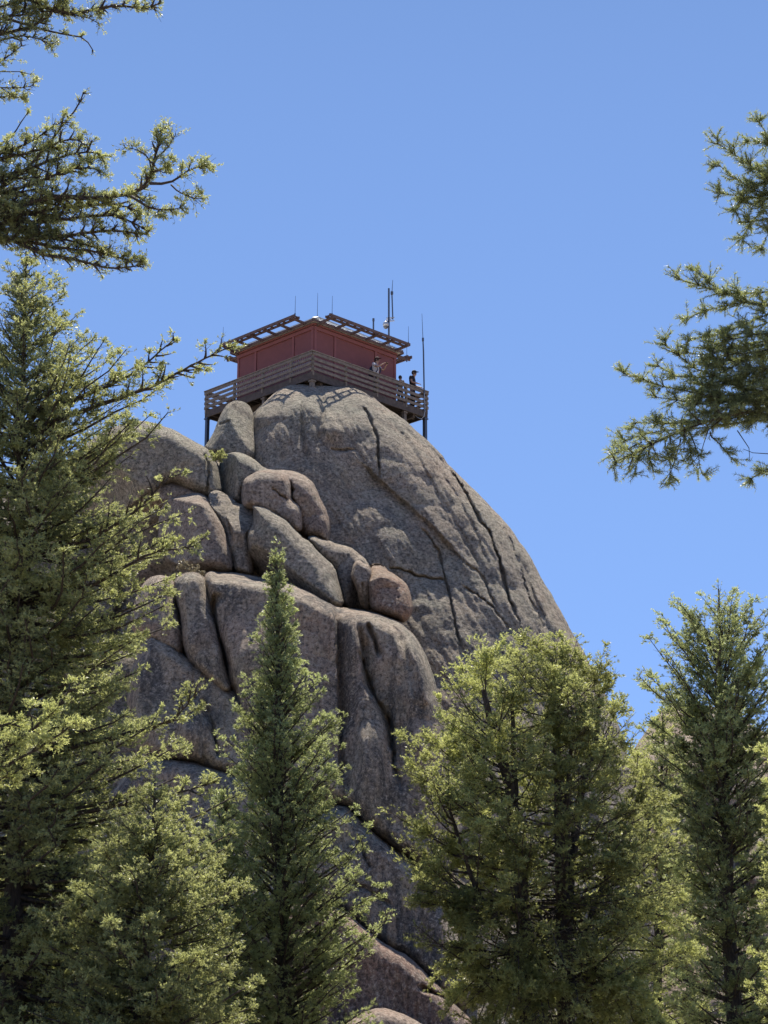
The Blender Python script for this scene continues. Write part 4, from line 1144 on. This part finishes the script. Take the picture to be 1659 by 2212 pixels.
# big leaning multi-stemmed tree right of the middle
fir('broad many-stemmed conifer with a rounded sunlit top right of the middle', 1165, 1375, 1180, 2212, 30,
    [(1374, 95, 95), (1385, 130, 115), (1410, 155, 130), (1440, 180, 140), (1480, 205, 165), (1520, 240, 185), (1580, 262, 205), (1660, 285, 225), (1800, 292, 262), (1900, 285, 295), (2000, 262, 305), (2100, 265, 290), (2230, 200, 270), (2350, 180, 250)],
    .2, M_NEEDLE_YEL, 202, rise=(.9, .45, .15), step_z=.088, per=3, twig=.46, tint=.44, group=TG, jag=.20, bare=.42, depth=.85, v_low=2330, thin=.07, lump=.30, dead=16, flat=.7, **{**N1, 'tw_sp': .056, 'sp_sp': .038},
    stems=[([(1145, 2420, 30), (1140, 2210, 30), (1130, 2010, 30), (1115, 1860, 30), (1098, 1710, 30), (1060, 1585, 29.8), (1045, 1490, 29.7)], .17),
           ([(1230, 2420, 30.2), (1225, 2210, 30.2), (1215, 1910, 30.2), (1205, 1710, 30.2), (1197, 1510, 30.2), (1190, 1400, 30.2)], .17),
           ([(1222, 2050, 30.2), (1230, 1850, 30.3), (1250, 1700, 30.5), (1288, 1590, 30.6), (1292, 1490, 30.6)], .10),
           ([(1125, 1950, 30), (1112, 1800, 30.3), (1115, 1650, 30.5), (1108, 1440, 30.6)], .09),
           ([(1210, 1960, 30.1), (1218, 1800, 29.8), (1224, 1640, 29.6), (1232, 1520, 29.5)], .07),
           ([(1232, 2100, 30.3), (1290, 1960, 30.6), (1340, 1830, 30.8), (1370, 1700, 31)], .07),
           ([(1128, 2060, 30), (1050, 1960, 29.8), (990, 1830, 29.6), (950, 1700, 29.5)], .06)])
fir('tall dark conifer with rising branches at the right edge', 1552, 1272, 1592, 2212, 34,
    [(1272, 25, 20), (1290, 75, 60), (1320, 105, 95), (1345, 120, 125), (1400, 140, 145), (1470, 142, 150), (1560, 152, 160), (1660, 140, 170), (1780, 120, 160), (1900, 110, 150), (2050, 130, 150), (2300, 150, 150)],
    .2, M_NEEDLE_BLUE, 303, rise=(1.1, .65, .2), step_z=.14, per=3, twig=.42, tint=.5, group=TG, jag=.34, bare=.26, thin=.03, v_low=2350, dead=4, **N1)
fir('bright yellow-green fir filling the gap between the many-stemmed tree and the dark right one', 1432, 1535, 1420, 2212, 37,
    [(1530, 8, 8), (1600, 60, 60), (1700, 85, 80), (1850, 100, 100), (2000, 110, 120), (2212, 130, 140), (2350, 130, 140)],
    .13, M_NEEDLE_YEL, 304, rise=(.9, .4, .2), step_z=.19, per=3, twig=.40, tint=.7, group=TG, jag=.35, v_low=2330, gaps=.25, **N1)
fir('leafy green fir cut off by the right edge at the bottom corner', 1745, 1560, 1760, 2212, 27,
    [(1560, 10, 10), (1620, 90, 60), (1720, 105, 90), (1850, 85, 90), (2000, 100, 100), (2100, 150, 120), (2250, 160, 120)],
    .12, M_NEEDLE_YEL, 305, rise=(.8, .35, .15), step_z=.16, per=3, twig=.36, tint=.65, group=TG, jag=.35, v_low=2300, **N1)
# left group
fir('tall wide fir filling the left side with its trunk near the left edge', 56, 545, 36, 1700, 28,
    [(545, 6, 6), (600, 45, 62), (650, 60, 90), (700, 80, 118), (740, 90, 150), (780, 120, 225), (850, 170, 262), (930, 210, 280), (1000, 230, 290), (1080, 240, 305), (1150, 245, 285), (1200, 245, 325), (1260, 245, 315), (1340, 245, 305), (1400, 245, 335), (1520, 245, 350), (1620, 245, 345), (1700, 245, 375), (1850, 245, 370), (2100, 245, 330), (2300, 245, 300)],
    .20, M_NEEDLE, 401, rise=(.95, .16, -.10), step_z=.215, per=6, twig=.50, tint=.45, group=TG, jag=.36, bare=.18, v_low=2320, sag=.05, dead=12, tip_up=.35, tw_sp=.09, sp_sp=.050, K=9, nw=.0155, nl=.040, lump=.17, thin=.0,
    extra=[([(60, 930, 28), (200, 880, 27.6), (330, 835, 27.3), (420, 785, 27.1), (490, 752, 27)], .05, .55, dict(twig=.20, start=.25, tint=.55, sub_sp=.10, tw_sp=.09)),
           ([(60, 900, 28), (200, 850, 27.6), (290, 805, 27.4), (340, 765, 27.3), (374, 735, 27.2)], .045, .45, dict(twig=.18, start=.3, tint=.4, sub_sp=.12, tw_sp=.1)),
           ([(60, 1300, 28), (200, 1265, 27.4), (320, 1195, 27.1), (420, 1180, 27)], .05, .55, dict(twig=.2, start=.3, tint=.7, sub_sp=.10, tw_sp=.1)),
           ([(60, 1200, 28), (200, 1165, 27.4), (300, 1100, 27.1), (365, 1030, 27)], .05, .55, dict(twig=.2, start=.3, tint=.8, sub_sp=.10, tw_sp=.1)),
           ([(60, 1640, 28), (250, 1590, 27.3), (370, 1560, 27.0), (432, 1490, 26.9)], .05, .5, dict(twig=.2, start=.4, tint=.85, sub_sp=.10, tw_sp=.1)),
           ([(60, 1780, 28), (250, 1740, 27.3), (380, 1715, 27.0), (462, 1690, 26.9)], .05, .5, dict(twig=.2, start=.4, tint=.8, sub_sp=.10, tw_sp=.1))])
fir('dark conifer with a stout trunk low in the left corner group', 335, 1690, 324, 2212, 25,
    [(1690, 8, 8), (1760, 80, 75), (1830, 130, 120), (1900, 170, 165), (2000, 200, 215), (2080, 210, 245), (2200, 220, 235), (2350, 220, 230)],
    .15, M_NEEDLE, 402, rise=(.8, .25, .0), step_z=.11, per=3, twig=.42, tint=.38, group=TG, jag=.3, v_low=2350, dead=6, **N1)
fir('small pale fir squeezed against the left side of the spired conifer', 484, 1700, 492, 2212, 31,
    [(1700, 6, 6), (1780, 45, 50), (1880, 60, 80), (2000, 90, 100), (2212, 120, 110), (2350, 120, 110)],
    .09, M_NEEDLE_BLUE, 403, rise=(1.0, .5, .3), step_z=.15, per=3, twig=.30, tint=.7, group=TG, jag=.3, v_low=2340, **N1)
fir('shaded blue-green fir in the bottom left corner', 118, 1640, 105, 2212, 30.5,
    [(1640, 8, 8), (1760, 90, 80), (1850, 130, 130), (1950, 180, 160), (2100, 220, 200), (2300, 240, 220)],
    .13, M_NEEDLE, 404, rise=(.7, .2, .05), step_z=.10, per=3, twig=.40, tint=.35, group=TG, jag=.3, v_low=2330, dead=8, **N1)

# ---- trees whose trunks stand outside the frame: limbs drawn one by one
def z3(pts, s, u0, v0, y0, y1=None):
    y1 = y0 if y1 is None else y1
    n = len(pts) - 1
    return [(u0 + s * a, v0 + s * b, y0 + (y1 - y0) * i / n) for i, (a, b) in enumerate(pts)]

def edge_tree(label, u, y, v_top, v_bot, limbs, r, mat, seed, **kw):
    tp = trunk_line(u, v_top, u, v_bot, y, seed=seed)
    x0 = float(P(u, 1106, y)[0]); tp[:, 0] = x0 + (tp[:, 0] - tp[:, 0].mean()) * 0.1
    root = empty('fir_tree', tp[0]); tag(root, label, 'tree', TG)
    C = Crown(seed); C.rng = np.random.default_rng(seed)
    for L_ in limbs: add_custom(C, L_)
    sg = 1 if x0 > 0 else -1; zt = tp[-1, 2]      # the side of the crown turned away from the picture
    for k_ in range(46):
        z_ = 1.2 + (zt - 1.6) * k_ / 46; a_ = C.rng.uniform(-1.35, 1.35); L_ = (1.0 + 1.1 * (1 - z_ / zt)) * C.rng.uniform(.7, 1.1) * (1 if y > 12 else .8)
        t_ = np.linspace(0, 1, 6)[:, None]; d_ = np.array([sg * math.cos(a_), math.sin(a_) * .9, .05])
        C.branch(along(tp, z_) + d_ * L_ * t_ + np.array([0, 0, .25]) * t_ ** 2, .02, .4, tw_sp=.07, sp_sp=.05, spl=.08, bare=.15, tint=.5, flat=.8)
    rr = list(np.linspace(r, r * .4, len(tp)))
    n = C.finish(root, mat, [tp], [rr], **kw)
    return root, C, tp

A = lambda pts, y1=20: [(-175, (pts[0][1]) * .33 + 60, 20)] + z3(pts, .33, 0, 0, 20, y1)
ka = dict(twig=.15, tw_sp=.036, sp_sp=.024, spl=.045, start=.2, sub_sp=.048, flat=1.1, tint=.55, clump=.7)
kd = {**ka, 'start': .35}
LA = [(A([(-200, -120), (60, -60), (200, 0), (330, 60), (450, 90), (540, 85), (700, 30), (860, 40), (1000, 70), (1045, 20)]), .045, .24, {**ka, 'start': .3}),
      (A([(0, 215), (170, 200), (300, 130), (380, 40), (420, -40)]), .040, .26, kd),
      (A([(0, 105), (150, 150), (350, 210), (500, 232), (590, 262), (608, 330)]), .030, .10, {**ka, 'start': .3, 'sub_sp': .2, 'tw_sp': .25, 'twig': .05}),
      (A([(0, 260), (120, 240), (260, 230), (330, 290)]), .025, .24, kd),
      (A([(0, 120), (120, 90), (250, 30), (330, -30)]), .03, .26, kd),
      (A([(0, 40), (90, 20), (200, -30)]), .03, .24, kd),
      (A([(300, 60), (480, 110), (560, 90), (640, 150)]), .02, .2, {**ka, 'start': .5}),
      (A([(0, 420), (60, 370), (140, 300)]), .02, .2, kd),
      (A([(0, 455), (100, 460), (200, 487)]), .018, .10, {**ka, 'sub_sp': .2, 'tw_sp': .2, 'twig': .06}),
      (A([(-60, 560), (60, 575), (140, 590), (215, 560)]), .02, .20, kd),
      (A([(-60, 640), (40, 620), (140, 640)]), .02, .17, kd),
      # the big middle mass
      (A([(0, 1250), (100, 1170), (240, 1040), (400, 830), (500, 720), (545, 610)]), .035, .22, {**ka, 'start': .3, 'sub_sp': .12, 'tw_sp': .11, 'twig': .09}),
      (A([(0, 960), (30, 940), (120, 840), (180, 740)]), .025, .06, {**ka, 'tw_sp': .3, 'twig': .05, 'sub_sp': .3}),
      (A([(0, 1000), (150, 970), (280, 870), (400, 800)]), .03, .25, kd),
      (A([(-80, 1060), (150, 1010), (350, 960), (480, 880), (560, 950)]), .035, .28, kd),
      (A([(-80, 1180), (150, 1120), (350, 1050), (520, 980), (640, 1000)]), .04, .32, ka),
      (A([(-80, 1280), (150, 1230), (350, 1150), (520, 1080), (640, 1110)]), .04, .34, ka),
      (A([(-80, 1380), (100, 1350), (400, 1280), (620, 1300), (800, 1278), (880, 1275), (980, 1200), (1020, 1090), (1010, 960), (1060, 860)], 19.5), .05, .26, {**ka, 'sub_sp': .045}),
      (A([(-80, 1430), (150, 1400), (400, 1360), (600, 1340), (800, 1330), (900, 1380)]), .04, .32, ka),
      (A([(-80, 1470), (150, 1460), (400, 1440), (650, 1400), (820, 1420), (930, 1490)]), .04, .32, ka),
      (A([(-80, 1580), (100, 1570), (300, 1560), (500, 1540), (700, 1500), (950, 1530)]), .045, .28, ka),
      (A([(-80, 1530), (100, 1570), (300, 1690), (480, 1680), (600, 1740), (700, 1760), (900, 1740)]), .04, .22, {**ka, 'start': .35}),
      (A([(-80, 1560), (200, 1580), (400, 1630), (600, 1640), (800, 1690), (920, 1720)]), .035, .22, kd),
      (A([(-80, 1500), (150, 1500), (350, 1560), (560, 1600), (700, 1640)]), .035, .26, ka)]
for k_ in range(5):      # the thick heart of the crown close to the frame edge
    a_ = 1180 + k_ * 80
    LA.append((A([(-300, a_ + 60), (-80, a_ + 20), (120, a_ - 10), (300 + 60 * (k_ % 4), a_ - 30 + 15 * (k_ % 3))]), .03, .34, {**ka, 'start': .25}))
B_ = lambda pts: z3(pts, .33, 0, 0, 19.6, 19.4)
kb_ = {**ka, 'start': .15, 'sub_sp': .045}
LA += [(B_([(980, 1200), (1120, 1210), (1220, 1150), (1240, 1060), (1350, 1090)]), .02, .16, {**kb_, 'start': .35}),
       (B_([(860, 1285), (950, 1350), (1050, 1390), (1180, 1360)]), .02, .16, kb_),
       (B_([(1120, 1210), (1200, 1290), (1320, 1300)]), .012, .14, kb_),
       (B_([(1015, 1090), (940, 1000), (900, 960), (820, 965)]), .012, .13, kb_),
       (B_([(1015, 1040), (1100, 980), (1150, 880)]), .012, .16, kb_),
       (B_([(1020, 1100), (1090, 1150), (1130, 1060)]), .010, .12, kb_)]
edge_tree('old fir leaning in from the upper left with bare-ended limbs against the sky', -175, 20, -400, 1800, LA, .24, M_NEEDLE, 501, K=7, nl=.026, nw=.009, lump=.11, thin=.12)

kf = dict(twig=.15, tw_sp=.045, sp_sp=.024, spl=.05, start=.25, sub_sp=.06, flat=.6, tint=.8)
LF = [([(-240, 1720, 14), (-60, 1650, 13.9), (40, 1600, 13.8), (100, 1560, 13.8), (150, 1490, 13.7)], .03, .22, kf),
      ([(-240, 1760, 14), (-60, 1700, 13.9), (20, 1650, 13.8), (110, 1600, 13.8), (162, 1560, 13.7)], .025, .22, kf),
      ([(-240, 1640, 14), (-80, 1600, 13.9), (10, 1560, 13.8), (60, 1545, 13.8)], .025, .22, kf),
      ([(-240, 1800, 14), (-80, 1720, 13.9), (0, 1680, 13.8), (50, 1660, 13.8)], .025, .20, kf),
      ([(-240, 1700, 14), (-80, 1640, 14.2), (10, 1600, 14.2), (70, 1580, 14.2)], .025, .22, kf)]
edge_tree('bright yellow-green fir branch reaching in at the left edge in front of the trunk', -240, 14, 1300, 2300, LF, .07, M_NEEDLE_YEL, 502, K=8, nl=.022, nw=.008, lump=.07)

Z = lambda pts, y0=10.5, y1=10.5: [(2170, 199 + .42 * pts[0][1] + 95, 10.7), (1860, 199 + .42 * pts[0][1] + 25, 10.6)] + z3(pts, .42, 1276, 203, y0, y1)
kk = dict(twig=.105, tw_sp=.034, start=.26, flat=.45, tint=.7, brush=True, sub_sp=.040, fwd=1.0, taper=.4, clump=.3)
k2 = {**kk, 'start': .10}
LK = [(Z([(948, 470), (820, 350), (740, 300), (655, 255)]), .010, .13, kk), (Z([(948, 330), (900, 200), (868, 145)]), .008, .07, kk),
      (Z([(960, 260), (900, 240), (815, 240)]), .006, .04, kk), (Z([(948, 540), (800, 490), (700, 420), (665, 370)]), .009, .13, kk),
      (Z([(948, 560), (800, 520), (670, 510)]), .008, .10, kk), (Z([(1000, 540), (870, 560), (820, 650), (780, 740)]), .006, .06, kk),
      (Z([(1000, 600), (948, 650), (890, 700), (880, 780)]), .006, .07, kk), (Z([(948, 440), (860, 430), (760, 470), (740, 600)]), .006, .08, kk),
      (Z([(948, 1000), (800, 1060), (650, 1020), (560, 990), (460, 955)]), .011, .14, kk), (Z([(948, 1100), (700, 1060), (600, 980), (540, 910)]), .009, .08, kk),
      (Z([(948, 1080), (800, 1060), (650, 1080), (560, 1120), (500, 1150)]), .008, .10, kk), (Z([(948, 1100), (800, 1200), (650, 1240), (510, 1260)]), .009, .11, kk),
      (Z([(948, 1150), (850, 1180), (720, 1220), (640, 1310)]), .009, .13, kk),
      (Z([(948, 1600), (800, 1640), (600, 1680), (450, 1740), (300, 1810), (130, 1890)], 10.5, 10.2), .016, .20, kk),
      (Z([(948, 1540), (700, 1500), (550, 1400), (420, 1380), (385, 1290)]), .010, .13, kk), (Z([(948, 1600), (600, 1560), (400, 1520), (280, 1480), (175, 1440)], 10.5, 10.3), .010, .11, kk),
      (Z([(900, 1640), (500, 1700), (330, 1680), (235, 1690)]), .008, .14, kk), (Z([(900, 1660), (400, 1740), (300, 1720), (180, 1780)]), .007, .12, kk),
      (Z([(948, 1450), (800, 1400), (650, 1330), (500, 1330)]), .009, .13, kk), (Z([(948, 1300), (800, 1350), (700, 1450), (500, 1500), (350, 1400)]), .010, .16, kk),
      (Z([(948, 1500), (700, 1600), (500, 1600), (340, 1560)]), .010, .18, kk), (Z([(948, 1350), (850, 1420), (700, 1500), (560, 1540)]), .010, .20, kk),
      (Z([(948, 1480), (850, 1540), (740, 1600), (620, 1640)]), .010, .20, kk), (Z([(948, 1250), (850, 1290), (760, 1330)]), .009, .18, kk)]
rk = random.Random(8)
for k_ in range(9):
    y_ = 1210 + k_ * 48
    LK.append((Z([(980, y_ + rk.uniform(-20, 20)), (860, y_ + 20 + rk.uniform(-25, 25)), (740, y_ + 40 + rk.uniform(-30, 30)), (640 - 12 * k_, y_ + 60 + rk.uniform(-40, 40))], 10.5 + rk.uniform(-.25, .25)), .008, .17, kk))
for k_ in range(4):
    y_ = 330 + k_ * 90
    LK.append((Z([(1000, y_), (900, y_ + 20), (820, y_ + 60)], 10.5 + rk.uniform(-.2, .2)), .007, .12, kk))
LK += [(z3(q, .42, 1260.8, 199, 10.4), .005, .05, k2) for q in
       [[(540, 1740), (590, 1870), (612, 1970)], [(650, 1750), (720, 1850), (770, 1890)], [(400, 1770), (280, 1850), (262, 1960)], [(420, 1780), (440, 1900), (445, 2010)],
        [(500, 1780), (480, 1860), (400, 1900)], [(350, 1790), (330, 1880), (360, 1950)], [(480, 1740), (540, 1800), (560, 1900)], [(300, 1800), (200, 1830), (140, 1870)]]]
LK += [([(2170, 1200, 10.7), (1860, 1090, 10.6), (1700, 1010, 10.5), (1659, 997, 10.5), (1643, 1035, 10.4), (1624, 1033, 10.4)], .008, .03, k2)]
kroot, KC, ktp = edge_tree('fir bough with separate visible needles hanging in from the right edge against the sky', 2170, 10.7, -300, 2600, LK, .12, M_NEEDLE_NEAR, 503, K=11, nl=.024, nw=.0036, spread=1.0, lump=0)
for q in ([(790, 1740), (850, 1830), (855, 1900)], [(980, 1868), (948, 1860), (870, 1855), (820, 1835)], [(500, 1790), (450, 1950), (388, 2035)], [(640, 1740), (620, 1800), (598, 1870)]):
    pp = np.array([P(*a) for a in z3(q, .42, 1260.8, 199, 10.4)]) - ktp[0]
    MB().tube(pp, list(np.linspace(.0035, .0015, len(pp))), 5).build('bare_twig', M_TWIG, kroot, True)

# ---- shrubs and dry grass on the rock ledges
def shrub(label, u, v, y, r, mat, seed, n=16, name='shrub', cat='shrub'):
    c = P(u, v, y); root = empty(name, c); tag(root, label, cat); C = Crown(seed)
    for i in range(n):
        d = norm(C.rng.normal(0, 1, 3) * np.array([1, .8, .6]) + [0, 0, .8]); L = r * C.rng.uniform(.5, 1.1)
        t = np.linspace(0, 1, 4)[:, None]; C.branch(c + C.rng.normal(0, .04, 3) + d * L * t + np.array([0, 0, .1]) * L * t ** 2, .008, .16, tw_sp=.07, sp_sp=.05, spl=.06, bare=.1, tint=.6, flat=1.5)
    C.finish(root, mat, None, None, K=5, nl=.05, nw=.025, bark=M_DEAD, lump=0, wood_name='stem', needle_name='foliage')
shrub('small yellow-green shrub rooted in the cleft beside the upright grey boulder', 468, 994, 70.6, .38, M_NEEDLE, 601, 20)
M_STRAW = needle_mat('dry_grass', (0.22, 0.19, 0.14), (0.42, 0.37, 0.27), 0.3, (0.4, 0.35, 0.2))
shrub('pale dry grass tuft on the ledge at the foot of the big brown boulder', 425, 1243, 65.6, .30, M_STRAW, 602, 10, 'grass_tuft', 'grass')
shrub('lower dry grass tuft above the narrow slab near the left trees', 395, 1232, 65.6, .28, M_STRAW, 603, 10, 'grass_tuft', 'grass')
